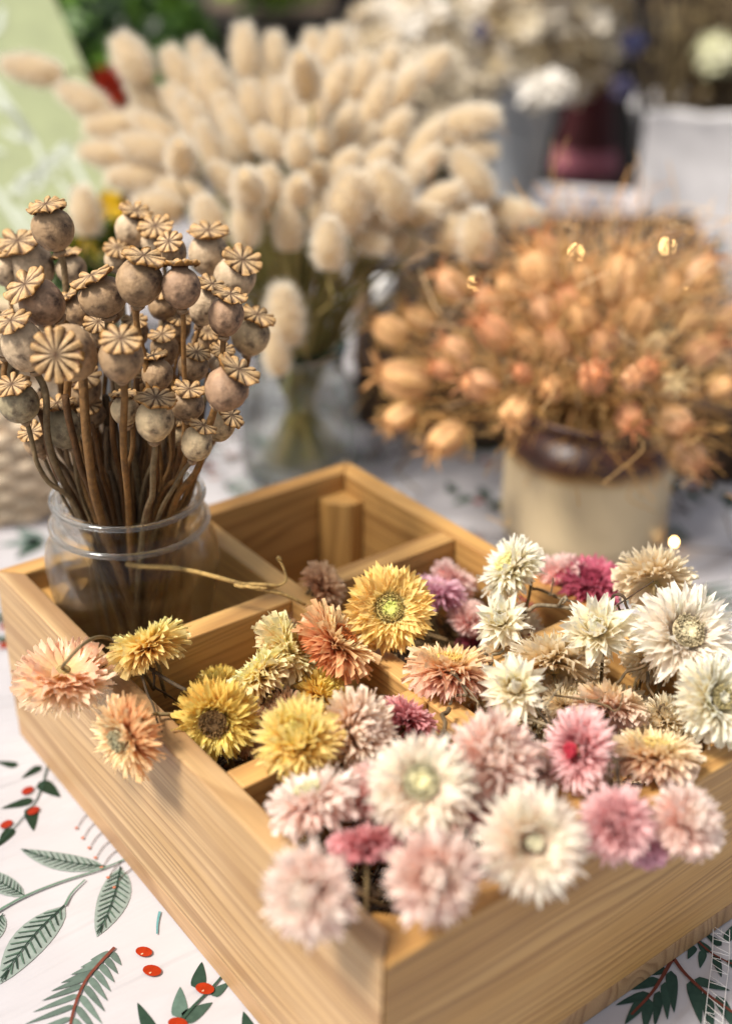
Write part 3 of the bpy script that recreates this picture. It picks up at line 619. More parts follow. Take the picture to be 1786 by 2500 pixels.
    if stem is None:
        q = p - n * R * .5; end = np.array([np.clip(q[0] + r.uniform(-.03, .03), .03, B_ - .03), np.clip(q[1] + r.uniform(-.03, .03), .03, A_ - .03), .045])
        P = curve([base, base - n * min(.012, R * .5), (base - n * .02) * .5 + end * .5 + r.normal(size=3) * .006, end], 20)
    else: P = curve([base] + stem, 30)
    mb.tube(wob(P, .0008, seed), np.linspace(.0011, .0013, len(P)), hx('#7c6a48') * r.uniform(.7, 1.1), 6)
    mb.build('stem', M_stem, t, p)
    return t, p, R
SF = strawflower
# left: three heads spilling over the long front left panel
SF(142, 1512, 196, None, (-.06, -.86, -.40), 'peach', 'pale peach strawflower seen from behind, hanging over the left panel of the box', X=-.028, stem=[at(150, 1468, X=-.034), at(190, 1425, X=-.02), at(235, 1418, z=.158), at(290, 1450, z=.158), at(320, 1490, z=.150), at(345, 1530, z=.12)], spread=4)
SF(326, 1425, 168, .172, (-.40, .90, -.05), 'yellow', 'flat yellow strawflower in profile at the foot of the poppy jar', stem=[at(350, 1475, z=.160), at(358, 1515, z=.14), at(370, 1545, z=.11)], width=.8)
SF(272, 1640, 185, None, (-.66, -.22, .66), 'orangecream', 'cream and orange strawflower with dark orange back hanging lowest outside the left panel', X=-.022, stem=[at(318, 1598, X=-.012), at(345, 1585, z=.152), at(388, 1590, z=.145), at(420, 1610, z=.11)], width=.72, loose=.5, disc=(.22, '#a59a78', '#8a8468'), cnt_=28)
# yellow compartment
SF(478, 1600, 182, .150, (-.12, -.30, .85), 'deepyellow', 'golden yellow strawflower with a brown sunken centre nearest the left panel', disc=(.30, '#7a5c36', '#5a4226'), loose=.3)
SF(572, 1490, 158, .152, (-.62, .66, .05), 'paleyellow', 'lemon strawflower tipped to the left with peach backing petals, left of its twin', big=1.25)
SF(645, 1438, 158, .158, (.72, .42, .12), 'paleyellow', 'lemon strawflower tipped to the right with peach backing petals', big=1.2)
SF(755, 1420, 182, .165, (.62, .62, .22), 'orange', 'burnt orange strawflower with cream inner petals left of the open yellow one', width=.85)
SF(865, 1350, 178, .176, (.03, .16, .98), 'openyellow', 'wide open yellow strawflower with a pale green centre facing the viewer', disc=(.28, '#b09a5c', '#cfd770'), spread=14, big=1.15, width=1.25)
SF(718, 1298, 104, .150, (.72, .45, -.05), 'brownpeach', 'small faded peach strawflower above the burnt orange one', open_=.3)
SF(662, 1640, 188, .166, (-.15, .45, .55), 'yellow', 'butter yellow strawflower with closed petals between two paler ones in front', open_=.15, big=1.1)
SF(795, 1620, 176, .163, (.55, .22, .55), 'yellowpink', 'pale yellow and pink strawflower tipped right beside the coral one', open_=.2, big=1.15)
SF(905, 1592, 132, .148, (.40, .68, -.35), 'coral', 'coral pink strawflower with a deep red base opening away to the right')
SF(718, 1540, 118, .138, (.45, .55, .35), 'deepyellow', 'small golden yellow strawflower half sunk behind the butter yellow one', open_=.5, big=1.2)
SF(628, 1578, 96, .135, (-.5, .5, .4), 'brownpeach', 'small dusky peach strawflower bud deep between the yellow ones', open_=.1)
SF(484, 1520, 96, .120, (-.2, .75, .3), 'deepyellow', 'small golden strawflower deep behind the brown centred one', open_=.4)
SF(620, 1385, 90, .125, (-.3, .5, .4), 'brownpeach', 'withered brown strawflower in the shade of the cross divider', open_=.3)
# pink ones at the back right
SF(968, 1308, 118, .142, (.10, .85, .10), 'lilac', 'lilac pink strawflower seen from the side, right of the open yellow one', width=.85)
SF(1012, 1278, 96, .135, (.45, .65, .10), 'pink', 'faded pink strawflower behind the lilac one')
SF(1040, 1370, 92, .125, (.30, .55, .35), 'pink', 'dusty pink strawflower in shade below the lilac one', open_=.5)
SF(1310, 1288, 150, .150, (.0, .70, .45), 'crimson', 'crimson strawflower at the back of the right compartment', big=1.25)
SF(1240, 1268, 100, .150, (-.1, .75, .1), 'pink', 'light pink strawflower tucked against the left of the crimson one', open_=.3)
SF(1205, 1325, 110, .128, (-.3, .45, .6), 'crimson', 'dark crimson strawflower in shade under the light pink one', open_=.5)
# cream ones on the right
SF(1128, 1255, 158, .185, (-.62, .52, .25), 'cream', 'cream strawflower highest at the back left of the white group', loose=.8, big=1.05)
SF(1110, 1378, 136, .168, (-.25, .42, .75), 'cream', 'small starry cream strawflower below the highest cream one', loose=1.0, big=1.25, nl=7, cnt_=18, open_=.3)
SF(1322, 1395, 176, .190, (-.35, .42, .70), 'cream', 'spiky ivory strawflower in the centre of the white group', loose=1.1, big=1.25, nl=8, cnt_=18, open_=.35)
SF(1225, 1462, 190, .160, (-.05, .80, -.42), 'beige', 'beige strawflower seen from behind, left below the spiky ivory one', spread=6)
SF(1142, 1525, 168, .176, (-.15, .30, .85), 'cream', 'white starry strawflower with long loose petals above the big pink one', loose=1.2, big=1.3, nl=7, cnt_=17, open_=.25)
SF(1452, 1280, 160, .180, (.15, .62, -.60), 'beige', 'beige strawflower turned away at the top right of the pile', spread=4)
SF(1522, 1405, 224, .195, (.12, .35, .88), 'whitecream', 'largest open cream strawflower with a ringed tan centre at the right', disc=(.27, '#b5a684', '#d8cca6'), loose=.35, spread=10, cnt_=28)
SF(1592, 1552, 186, .178, (.45, .30, .75), 'cream', 'white strawflower with a pale centre cut by the right edge of the view', disc=(.24, '#a89a6c', '#e6dfc6'), spread=6)
SF(1352, 1565, 150, .150, (.25, .70, -.40), 'beigepink', 'yellow and blush strawflower from behind, under the spiky ivory one', big=1.1)
SF(1482, 1592, 104, .140, (.1, .5, .5), 'beige', 'small straw coloured flower half hidden under the white edge one', open_=.5, big=1.1)
SF(1452, 1668, 182, .158, (.10, .93, .12), 'beigepink', 'flat straw yellow and pink flower in profile close to the front right rim')
SF(998, 1478, 184, .160, (.05, .93, .12), 'pinkyellow', 'flat strawflower with yellow top and pink fringe in profile, in the middle of the box')
# pink compartment at the front
SF(1278, 1665, 176, .172, (-.72, .05, .42), 'redheart', 'peach and pink strawflower seen edge on, red along its heart', width=.8, disc=(.15, '#c23a4c', '#a82438'))
SF(1098, 1678, 208, .180, (.25, .42, .75), 'blush', 'large blush strawflower with a closed pale heart in the middle front', open_=.12, big=1.15, loose=.4)
SF(935, 1742, 236, .190, (-.04, .52, .82), 'whitepink', 'big open white strawflower with a grey yellow centre in the middle front', disc=(.28, '#b9b290', '#d9cf9a'), loose=.5, spread=12, big=1.15)
SF(688, 1768, 204, .165, (-.28, .80, .10), 'palepink', 'pale salmon strawflower in profile beside the inside of the left panel', loose=.5)
SF(812, 1755, 130, .160, (-.4, .6, .4), 'pink', 'pink strawflower squeezed behind the big open white one', open_=.4)
SF(806, 1868, 140, .158, (-.10, .72, -.30), 'coral', 'coral red strawflower under the big open white one', big=1.1)
SF(682, 1985, 216, .182, (-.35, .12, .85), 'palepink', 'pale pink strawflower with a closed heart over the front corner, at the left', open_=.15, loose=.5, big=1.15)
SF(962, 1945, 228, .186, (.20, .15, .95), 'blush', 'rose pink strawflower with closed petals over the front corner, at the right', open_=.05, loose=.7, big=1.1)
SF(1182, 1872, 236, .180, (.08, .28, .92), 'whitepink', 'large many petalled blush white strawflower resting on the front right rim', open_=.62, cnt_=30, nl=10, width=.85, disc=(.12, '#e0d8b8', '#e9e2c0'))
SF(1368, 1828, 172, .170, (-.10, .40, .72), 'redheart', 'pink strawflower with a crimson heart on the front right rim', open_=.5, big=1.2, loose=.5)
SF(1525, 1822, 168, .168, (.40, .42, .55), 'blush', 'peach pink strawflower furthest right on the front right rim', open_=.6, loose=.5)
SF(1435, 1888, 92, .150, (-.1, -.5, .6), 'lilac', 'small mauve pink strawflower drooping over the front right rim', open_=.4)
SF(1440, 1458, 118, .148, (.1, .6, .5), 'beige', 'beige strawflower between the spiky ivory and the largest cream one', open_=.4)
SF(1205, 1702, 112, .152, (-.2, .5, .6), 'palepink', 'small pale pink strawflower right of the large blush one', open_=.3)
SF(1055, 1790, 100, .150, (.1, .5, .6), 'pink', 'small pink strawflower between the white one and the many petalled one', open_=.3)
SF(1260, 1560, 110, .140, (.2, .6, .4), 'beige', 'beige strawflower right of the starry white one', open_=.5)
SF(860, 1800, 96, .145, (-.1, .6, .5), 'blush', 'small blush strawflower under the front edge of the big white one', open_=.3)
# deeper layers under the visible heads
deep = [(700, 1480, 'yellow'), (560, 1560, 'brownpeach'), (1010, 1590, 'beige'), (1180, 1600, 'beige'), (1400, 1480, 'beige'), (1290, 1530, 'beige'), (1520, 1510, 'beige'), (1080, 1430, 'crimson'), (1240, 1390, 'crimson'), (1330, 1640, 'beige'), (1190, 1720, 'pink'), (1060, 1790, 'pink'), (860, 1680, 'coral'), (760, 1700, 'palepink'), (1290, 1760, 'beige'), (600, 1430, 'orange'), (1220, 1560, 'beige'), (1380, 1720, 'beigepink'), (870, 1800, 'pink'),
 (1130, 1450, 'beige'), (1190, 1470, 'pink'), (1290, 1470, 'beige'), (1390, 1430, 'beige'), (1420, 1560, 'beige'), (1270, 1600, 'beigepink'), (1110, 1610, 'beige'), (1500, 1660, 'beige'), (1300, 1350, 'crimson'), (1440, 1370, 'beige'), (1050, 1590, 'beigepink'), (1240, 1740, 'pink'), (1130, 1770, 'palepink'), (560, 1620, 'brownpeach'), (650, 1560, 'yellow'), (1170, 1380, 'beige')]
for i, (x, y, c) in enumerate(deep):
    zt = (.098 if i % 2 else .110) + (.018 if i >= 19 else 0); q = at(x, y, z=zt)
    m_ = .045; qx = min(max(q[0], m_), B_ - m_); qy = min(max(q[1], m_), A_ - m_)
    if abs(qx - .157) < .035: qx = .157 + .036 * (1 if qx > .157 else -1)
    pc_ = (np.array([qx, qy, zt]) - CAM) @ M; xx = (PW / 2 + FPX * pc_[0] / -pc_[2]) / K; yy = (PH / 2 - FPX * pc_[1] / -pc_[2]) / K
    near_ = ['open yellow flower', 'brown centred yellow flower', 'coral flower', 'white starry flower', 'largest cream flower', 'spiky ivory flower', 'white edge flower', 'yellow topped pink flower', 'crimson flower', 'edge on red hearted flower', 'large blush flower', 'big white flower', 'coral and blush pair', 'butter yellow flower', 'large many petalled flower', 'lemon pair', 'beige flower seen from behind', 'flat straw yellow flower', 'two pink corner flowers', 'cream flower left of centre', 'pair of cream flowers', 'spiky ivory flower at its right', 'largest cream flower at its left', 'yellow and blush flower', 'starry white flower at its right', 'starry white flower at its left', 'flat straw yellow flower at its right', 'crimson flower at its front', 'beige flower at the top right', 'yellow topped pink flower at its right', 'edge on flower at its foot', 'large blush flower at its right', 'golden flower nearest the left panel', 'orange flower and its lemon neighbour', 'small starry cream flower'][i]
    SF(xx, yy, 120, zt, (random.uniform(-.5, .5), .6, random.uniform(.2, .6)), c, f'{c if c not in ("brownpeach","palepink","beigepink") else c.replace("brown","brown ").replace("pale","pale ").replace("beige","beige ")} strawflower sunk {["in the lower layer", "deeper"][i >= 19]} beneath the {near_}', open_=.4, big=1.15)
for i, (cx, cy, lb) in enumerate(((.083, .228, 'left middle'), (.232, .228, 'right middle'), (.083, .082, 'front left'), (.232, .082, 'front right'))):  # dark stem tangles added so the compartments look dark beneath the heads
    r = np.random.default_rng(70 + i); mb = MB(); c0 = np.array([cx, cy, .07])
    for k in range(330):
        b0 = np.array([cx + r.uniform(-.058, .058), cy + r.uniform(-.055, .055), KB + .004 + r.random() * .085]); d = unit(r.normal(size=3) * [1, 1, .35]); e1 = b0 + d * r.uniform(.02, .06)
        e1[0] = np.clip(e1[0], cx - .060, cx + .060); e1[1] = np.clip(e1[1], cy - .057, cy + .057); e1[2] = np.clip(e1[2], KB + .003, .118)
        mb.tube(curve([b0, (b0 + e1) / 2 + r.normal(size=3) * .004, e1], 8), r.uniform(.0006, .0014), hx(('#5a4428', '#3a2a18', '#7a6444', '#2c1e14')[k % 4]), 4)
    tag(mb.build('darkening_stems', M_stem, None, c0), f'tangle of brown dried stems added to darken the {lb} compartment under the flower heads', 'dried stems', kind='stuff')
# ------------------------------------------------------------------ loose dry twigs
def twig(paths, label, col='#7a6444', rad=.0012, name='dry_twig'):
    p0 = paths[0][0]; t = MB()
    for i, P in enumerate(paths):
        C = wob(curve(P, 26), .0009, i + 3); c = np.array([hx(col) * (.65 + .5 * random.random()) for _ in C]); t.tube(C, np.linspace(rad, rad * .55, len(C)) * (1 if i == 0 else .75), c, 6)
    o = t.build(name, M_stem, None, p0); return tag(o, label, 'twig', 'loose dry stems among the flowers')
a = lambda x, y, z: at(x, y, z=z)
twig([[a(283, 1249, .178), a(420, 1268, .176), a(545, 1298, .172), a(620, 1322, .166), a(680, 1340, .158)], [a(540, 1297, .172), a(600, 1302, .174), a(632, 1285, .176), a(622, 1245, .185)], [a(520, 1296, .173), a(570, 1308, .174), a(605, 1300, .172)], [a(622, 1245, .185), a(616, 1237, .187)]], 'long straw coloured dry stem lying across the cross divider in front of the poppy jar', '#b8975c', .0019)
twig([[a(418, 1530, .158), a(330, 1480, .158), a(305, 1490, .16), a(255, 1472, .162), a(215, 1483, .163)], [a(345, 1484, .158), a(345, 1520, .15), a(395, 1560, .12)], [a(310, 1485, .16), a(335, 1560, .15), a(360, 1620, .15)]], 'curled dark twig looped over the left panel between the two hanging flowers', '#4c3e2c', .0013)
twg = [
 ([(660, 1395, .13), (640, 1360, .135), (600, 1375, .13), (560, 1420, .11)], 'thin dark twigs at the cross divider behind the lemon flowers'),
 ([(720, 1300, .15), (690, 1305, .15), (688, 1340, .14)], 'short forked twig beside the small faded peach flower'),
 ([(1180, 1300, .165), (1235, 1325, .168), (1300, 1350, .160)], 'grey stem crossing below the crimson flower'),
 ([(1170, 1352, .165), (1240, 1345, .170), (1300, 1360, .165)], 'pale grey stem beneath the light pink flower'),
 ([(1355, 1330, .195), (1385, 1325, .200), (1380, 1365, .19), (1340, 1400, .19)], 'hooked twig above the spiky ivory flower'),
 ([(1440, 1470, .17), (1380, 1510, .165), (1300, 1555, .16), (1230, 1540, .155)], 'long grey stem running under the spiky ivory flower'),
 ([(1175, 1630, .155), (1180, 1600, .160), (1225, 1608, .162), (1290, 1590, .15)], 'black bent twig between the starry white and red hearted flowers'),
 ([(1330, 1655, .175), (1370, 1690, .180), (1350, 1745, .175), (1290, 1800, .165)], 'flat grey leaf stalk curling beside the edge on flower'),
 ([(1000, 1570, .155), (985, 1620, .155), (965, 1670, .150)], 'pale grey stalk standing by the coral flower'),
 ([(1000, 1560, .150), (1040, 1545, .155), (1060, 1600, .14)], 'thin hooked grey stalk below the yellow topped pink flower'),
 ([(610, 1700, .150), (650, 1720, .152), (700, 1700, .150), (670, 1690, .14)], 'knotted dark twig on the lower cross divider'),
 ([(1440, 1490, .150), (1460, 1580, .145), (1440, 1640, .13)], 'dark stalk below the largest cream flower'),
 ([(1180, 1520, .14), (1250, 1660, .145), (1330, 1700, .14)], 'brown stalk in the right compartment behind the edge on flower'),
 ([(760, 1960, .13), (840, 1985, .135), (900, 1960, .13)], 'dark stalk between the two pink corner flowers'),
 ([(580, 1560, .14), (640, 1530, .14), (690, 1560, .13)], 'dark twist of twig under the lemon flowers'),
 ([(1120, 1440, .15), (1090, 1480, .15), (1130, 1500, .14)], 'short grey stalk above the starry white flower'),
]
for i, (P, lb) in enumerate(twg):
    mp0 = [a(*q) for q in P]; mid = mp0[len(mp0) // 2]; r_ = np.random.default_rng(i + 50)
    br = [mid, mid + r_.normal(size=3) * .006 + [0, 0, .004], mid + r_.normal(size=3) * .011 + [0, 0, .006]]
    twig([mp0, br], lb, ('#8d8068', '#4a3a2a', '#6f5c42')[i % 3], .0016 if 'leaf' in lb or 'pale' in lb else .0011)
# ------------------------------------------------------------------ bunny tail grass
def tail_mesh(name, seed):
    r = np.random.default_rng(seed); mb = MB(); prof = []; c0, c1 = hx('#eedec2'), hx('#fcf5e8')
    def rad(t): return .5 * .46 * (math.sin(math.pi * min(1, t * .93 + .03)) ** .62) * (1.08 - .28 * t)
    for j in range(13):
        t = j / 12; prof.append((max(1e-4, rad(t) * .86 * (0 if j in (0, 12) else 1)), t))
    mb.lathe(prof, 18, hx('#eedab2'))
    n = 2800; V = []; F = []; C = []
    for i in range(n):
        t = r.uniform(.01, .98); a = r.random() * 6.283; rr = rad(t) * .84; er = np.array([math.cos(a), math.sin(a), 0]); b = er * rr + np.array([0, 0, t])
        d = unit(er * (1.1 - .5 * t) + np.array([0, 0, .35 + .9 * t]) + r.normal(size=3) * .28); L = r.uniform(.06, .24); s_ = unit(np.cross(d, r.normal(size=3))) * .0048
        k = len(V); V += [b - s_, b + s_, b + d * L]; F.append((k, k + 1, k + 2)); cc = c0 * .6 + c1 * .4; C += [cc * .9, cc * .9, c1 * r.uniform(.9, 1.12)]
    mb.add(V, F, np.array(C)); o = mb.build(name, M_fuzz); return o
tm = [tail_mesh('seed_head', i) for i in range(4)]
tails = [  # x, y, length, width ratio, nearness (m toward the viewer), optional lean override
 (75, 155, 138, .48, 0, 172), (295, 135, 140, .55, 0, 122), (190, 225, 125, .52, 0, 152), (335, 222, 130, .5, -.02, 140), (250, 282, 135, .52, 0, 183), (235, 342, 120, .5, .02, 176), (330, 330, 135, .5, .04, 168),
 (400, 352, 85, .8, .12, 0), (312, 395, 165, .42, .03, 184), (352, 462, 125, .6, .08, 176), (190, 472, 118, .6, .06, 95), (400, 168, 135, .5, -.02, 116), (480, 200, 160, .44, -.01, 106), (545, 122, 145, .45, -.03, 96), (610, 132, 130, .48, -.04, 93),
 (675, 172, 92, .8, .09, 0), (742, 112, 112, .58, -.05, 82), (742, 195, 135, .46, 0, 62), (800, 178, 130, .48, -.04, 72), (832, 232, 140, .44, 0, 60), (895, 200, 120, .5, -.03, 52), (960, 148, 120, .52, -.05, 40),
 (1045, 268, 122, .58, .03, 6), (1062, 336, 86, .6, .02, -2), (942, 322, 135, .44, .02, 52), (935, 372, 130, .42, .04, 44), (1048, 392, 140, .5, .04, 128), (1138, 472, 122, .52, .02, -14), (870, 432, 108, .82, .10, 118), (975, 442, 120, .5, .05, 25),
 (1057, 528, 126, .62, .08, 92), (1000, 522, 110, .65, .05, 70), (905, 545, 100, .6, .06, -20), (822, 535, 95, .6, .08, -30), (730, 545, 126, .6, .16, 92), (632, 705, 150, .56, .12, 96), (612, 785, 120, .5, .12, 100),
 (640, 508, 82, .82, .12, 90), (546, 496, 90, .75, .13, 88), (465, 492, 88, .85, .12, 110), (551, 420, 82, .92, .15, 0), (505, 402, 80, .75, .1, 140), (600, 412, 90, .7, .09, 100), (660, 426, 72, .85, .13, 0), (665, 337, 92, .72, .1, 95),
 (600, 320, 100, .6, .05, 135), (530, 300, 110, .5, .03, 118), (715, 312, 72, .7, .06, 85), (762, 372, 105, .55, .08, 46), (772, 452, 112, .85, .1, 80), (842, 352, 95, .6, .06, 38), (470, 335, 150, .36, .06, 112), (432, 275, 130, .45, .03, 118), (560, 245, 130, .45, 0, 100),
 (622, 245, 125, .45, 0, 95), (700, 255, 110, .5, .02, 80), (762, 285, 110, .5, .03, 65), (400, 235, 120, .45, 0, 125), (350, 290, 125, .45, .02, 150), (505, 262, 120, .45, .02, 108), (872, 290, 120, .48, .01, 50), (405, 425, 120, .45, .05, 165), (820, 410, 100, .6, .08, 60),
 (700, 400, 90, .7, .06, 85), (925, 480, 110, .55, .06, 10), (720, 475, 90, .8, .06, 70), (580, 460, 90, .7, .06, 105), (850, 490, 100, .7, .07, 40), (445, 225, 130, .45, -.02, 112), (660, 285, 100, .5, 0, 90), (800, 320, 100, .5, .02, 55), (900, 400, 110, .5, .05, 35),
 (1010, 300, 110, .5, -.01, 30), (1000, 470, 110, .5, .03, 12), (690, 130, 115, .5, -.07, 86), (640, 185, 120, .45, -.05, 92), (855, 150, 110, .5, -.07, 62), (450, 150, 120, .45, -.06, 108), (590, 200, 120, .45, -.04, 96), (880, 350, 110, .5, -.02, 45),
]
rt = random.Random(77)
for _ in range(34):                                        # heads further back in the bunch
    a_ = rt.uniform(15, 168); q_ = rt.uniform(.45, .95); x_ = 650 + 430 * q_ * math.cos(R_(a_)); y_ = 430 - 270 * q_ * math.sin(R_(a_))
    tails.append((x_, y_, rt.uniform(85, 125), rt.uniform(.42, .58), rt.uniform(-.09, -.02), max(22, min(178, a_ + rt.uniform(-12, 12)))))
O2 = np.array([J2[0], J2[1], .15]); D2 = depth(np.array([J2[0], J2[1], .25]))
def rows_of(items, nrow):
    """ordinal description of place inside a bunch: row from the top and count from the left"""
    idx = sorted(range(len(items)), key=lambda i: items[i][1]); per = math.ceil(len(idx) / nrow); out = {}
    names = ['first', 'second', 'third', 'fourth', 'fifth', 'sixth', 'seventh', 'eighth', 'ninth', 'tenth', 'eleventh', 'twelfth', 'thirteenth', 'fourteenth', 'fifteenth', 'sixteenth']
    for rw in range(nrow):
        g = sorted(idx[rw * per:(rw + 1) * per], key=lambda i: items[i][0])
        for k, i in enumerate(g): out[i] = (rw, names[k], len(g))
    return out
ro = rows_of(tails, 9)
rown = ['topmost row', 'second row', 'third row', 'fourth row', 'fifth row', 'sixth row', 'seventh row', 'eighth row', 'lowest row']
def look(r_, ang, near):
    if r_ >= .75: return 'round cream bunny tail facing the viewer'
    if 60 <= ang <= 105: return 'upright fluffy cream bunny tail'
    if 105 < ang < 160: return 'fluffy bunny tail leaning up left'
    if ang >= 160: return 'long fluffy bunny tail lying to the left'
    if ang < 20: return 'fluffy bunny tail lying out to the right'
    return 'fluffy bunny tail leaning up right'
for i, (x, y, ln, wr, near, ang) in enumerate(tails):
    p = at(x, y, d=D2 - near); L = size(ln, p); r_ = random.Random(i)
    rad = unit(p - O2)
    if ang: 
        tz_ = .25 if near < .06 else .45
        d = cdir(math.cos(R_(ang)), math.sin(R_(ang)), tz_)
    else: d = cdir(.12 * math.cos(i), .35, .9)
    L3 = L / (1.04 if ang else .66) * r_.uniform(.84, 1.04)
    if wr >= .75: L3 = max(L3, L * 1.25)
    base = p - d * L3 * .5
    rw, od, nn = ro[i]
    t = thing('bunny_tail', base, f'{look(wr, ang, near)}, {od} from left in the {rown[rw]}', 'dried grass', 'bunny tail grass heads in the greenish jar')
    src = tm[i % 4]; o = src if i < 4 else src.copy()
    if i >= 4: sc.collection.objects.link(o)
    o.parent = t; o.rotation_mode = 'QUATERNION'; o.rotation_quaternion = Vector(d).to_track_quat('Z', 'Y'); ws = L * min(.9, wr * .92 + .01) / .46
    o.scale = (ws, ws, L3)
    mb = MB(); hang = i in (35, 36)
    off = base - O2; mouth = O2 + np.array([*(unit([off[0], off[1], 0])[:2] * min(.036, np.linalg.norm(off[:2]) * .25)), -.003]); bot = np.array([J2[0] - off[0] * .20 + r_.uniform(-.02, .02), J2[1] - off[1] * .20 + r_.uniform(-.02, .02), .012])
    mid = base * .45 + mouth * .55 + np.array([0, 0, .012]) - d * .01
    pts = [base + d * L3 * .04, base - d * .025, mid, mouth, bot] if not hang else [base, base - d * .02, mouth + (base - mouth) * .3, mouth, bot]
    P = wob(curve(pts, 28), .002, i); cg = hx('#a8965a') * r_.uniform(.7, 1.1) if i % 3 else hx('#7f7f46')
    mb.tube(P, .00125, cg * .72, 5); mb.build('stem', M_stem, t, base)
mb = MB(); r = np.random.default_rng(31)
for i in range(110):
    a_ = r.random() * 6.283; e_ = np.array([math.cos(a_), math.sin(a_), 0]); q_ = r.uniform(.1, 1); top = O2 + e_ * q_ * .11 + [0, 0, .17 - .09 * q_]
    mb.tube(wob(curve([top, O2 + e_ * q_ * .05 + [0, 0, .05], O2 + e_ * q_ * .040, [J2[0] - e_[0] * .045 * q_, J2[1] - e_[1] * .045 * q_, .012]], 14), .002, i), .0011, hx(('#8a7c40', '#6f7038', '#a8915a')[i % 3]) * r.uniform(.5, .9), 4)
tag(mb.build('grass_stems', M_stem, None, J2), 'dense sheaf of thin olive stems rising from the greenish jar below the bunny tails', 'grass stems', kind='stuff')
# ------------------------------------------------------------------ orange seed pods (love in a mist)
def nig_mesh(seed, c1, c2):
    r = np.random.default_rng(seed); mb = MB(); prof = []; cs = []
    for j in range(15):
        th = math.pi * j / 14; prof.append((max(1e-4, .5 * math.sin(th) ** .8), -.55 * math.cos(th))); t = j / 14; cs.append(c1 * (1 - t) + c2 * t)
    na = 50; rows = []; cc = []
    for (rr_, zz_), c_ in zip(prof, cs):
        a = np.arange(na) * 2 * math.pi / na; g_ = np.abs(np.cos(2.5 * a)); rad_ = rr_ * (1.04 - .22 * g_ ** 8 + .05 * np.cos(2 * a + seed)); rows.append(np.c_[rad_ * np.cos(a), rad_ * np.sin(a), np.full(na, zz_ * 1.25)])
        st_ = (g_ ** 8)[:, None] * .65 + (np.abs(np.cos(7.5 * a)) ** 10)[:, None] * .25; cc.append(np.clip(c_ * 1.08 * (1 - st_) + np.array([.64, .35, .17]) * st_, 0, 1))
    mb.grid(np.array(rows), np.array(cc), True)
    o1 = mb.build('pod', M_nig)
    mb = MB()
    for k in range(6):                                       # horns on top
        a = k * 2 * math.pi / 6; e_ = np.array([math.cos(a), math.sin(a), 0]); mb.tube(curve([e_ * .14 + [0, 0, .55], e_ * .30 + [0, 0, .82], e_ * .62 + [0, 0, 1.0]], 8), np.linspace(.085, .02, 8), c2 * .8, 5)
    o2 = mb.build('horns', M_nig)
    mb = MB()
    for k in range(24):                                      # thread like bracts
        a = r.random() * 6.283; e_ = np.array([math.cos(a), math.sin(a), 0]); f = r.uniform(.6, 1.2); P = curve([e_ * .05 + [0, 0, -.55], e_ * .55 * f + [0, 0, -.5], e_ * .95 * f + [0, 0, -.05 + .3 * r.random()], e_ * .98 * f + r.normal(size=3) * .16 + [0, 0, .35]], 12)
        mb.tube(P, np.linspace(.022, .010, len(P)), hx('#dcb070') * r.uniform(.7, 1.15), 4, cap=False)
        if k % 2 == 0:
            for kk in (4, 7, 9):
                if kk < len(P): mb.tube([P[kk], P[kk] + r.normal(size=3) * .16, P[kk] + r.normal(size=3) * .3], .010, hx('#dcb070') * r.uniform(.7, 1.1), 3, cap=False)
    o3_ = mb.build('bracts', M_nig2)
    return (o1, o2, o3_)
M_nig2 = colmat('thread bracts', .7, .15, .2, 200, 0, 0, .2)
nm = [nig_mesh(1, hx('#f0cf9c'), hx('#dca468')), nig_mesh(2, hx('#f4dcb8'), hx('#dc9a68')), nig_mesh(3, hx('#f0c8a0'), hx('#d08050')), nig_mesh(4, hx('#f2e0b4'), hx('#ead09a'))]
nigs = [(1003, 633, 78, 1), (930, 709, 72, 0), (867, 735, 70, 0), (1087, 675, 74, 2), (1098, 738, 78, 2), (1014, 780, 72, 1), (899, 843, 90, 0), (886, 927, 78, 0), (990, 974, 78, 0), (1066, 858, 84, 1), (1145, 916, 80, 0), (1192, 607, 84, 0), (1213, 560, 66, 2), (1208, 691, 70, 1),
 (1234, 764, 70, 1), (1260, 670, 60, 2), (1318, 838, 76, 2), (1397, 927, 76, 2), (1480, 858, 68, 3), (1339, 759, 74, 1), (1449, 764, 66, 3), (1402, 843, 66, 1), (1501, 937, 66, 1), (1528, 1010, 86, 1), (1559, 780, 80, 2), (1554, 607, 84, 1), (1376, 623, 96, 0), (1616, 706, 70, 1), (1224, 864, 66, 0), (1532, 706, 70, 0),
 (1297, 706, 70, 0), (1433, 822, 64, 2), (983, 822, 58, 2), (1300, 620, 76, 0), (1160, 830, 60, 2), (1420, 700, 70, 0), (1480, 650, 64, 0), (1130, 640, 60, 0), (1170, 760, 62, 0), (1600, 860, 60, 0)]
O3 = np.array([CC[0], CC[1], .13]); D3 = depth(np.array([CC[0], CC[1], .19])); rn = rows_of(nigs, 6)
rn6 = ['topmost row', 'second row', 'third row', 'fourth row', 'fifth row', 'lowest row']; nl_ = ['smooth amber seed pod', 'peach streaked seed pod', 'rusty orange seed pod', 'pale cream seed pod']
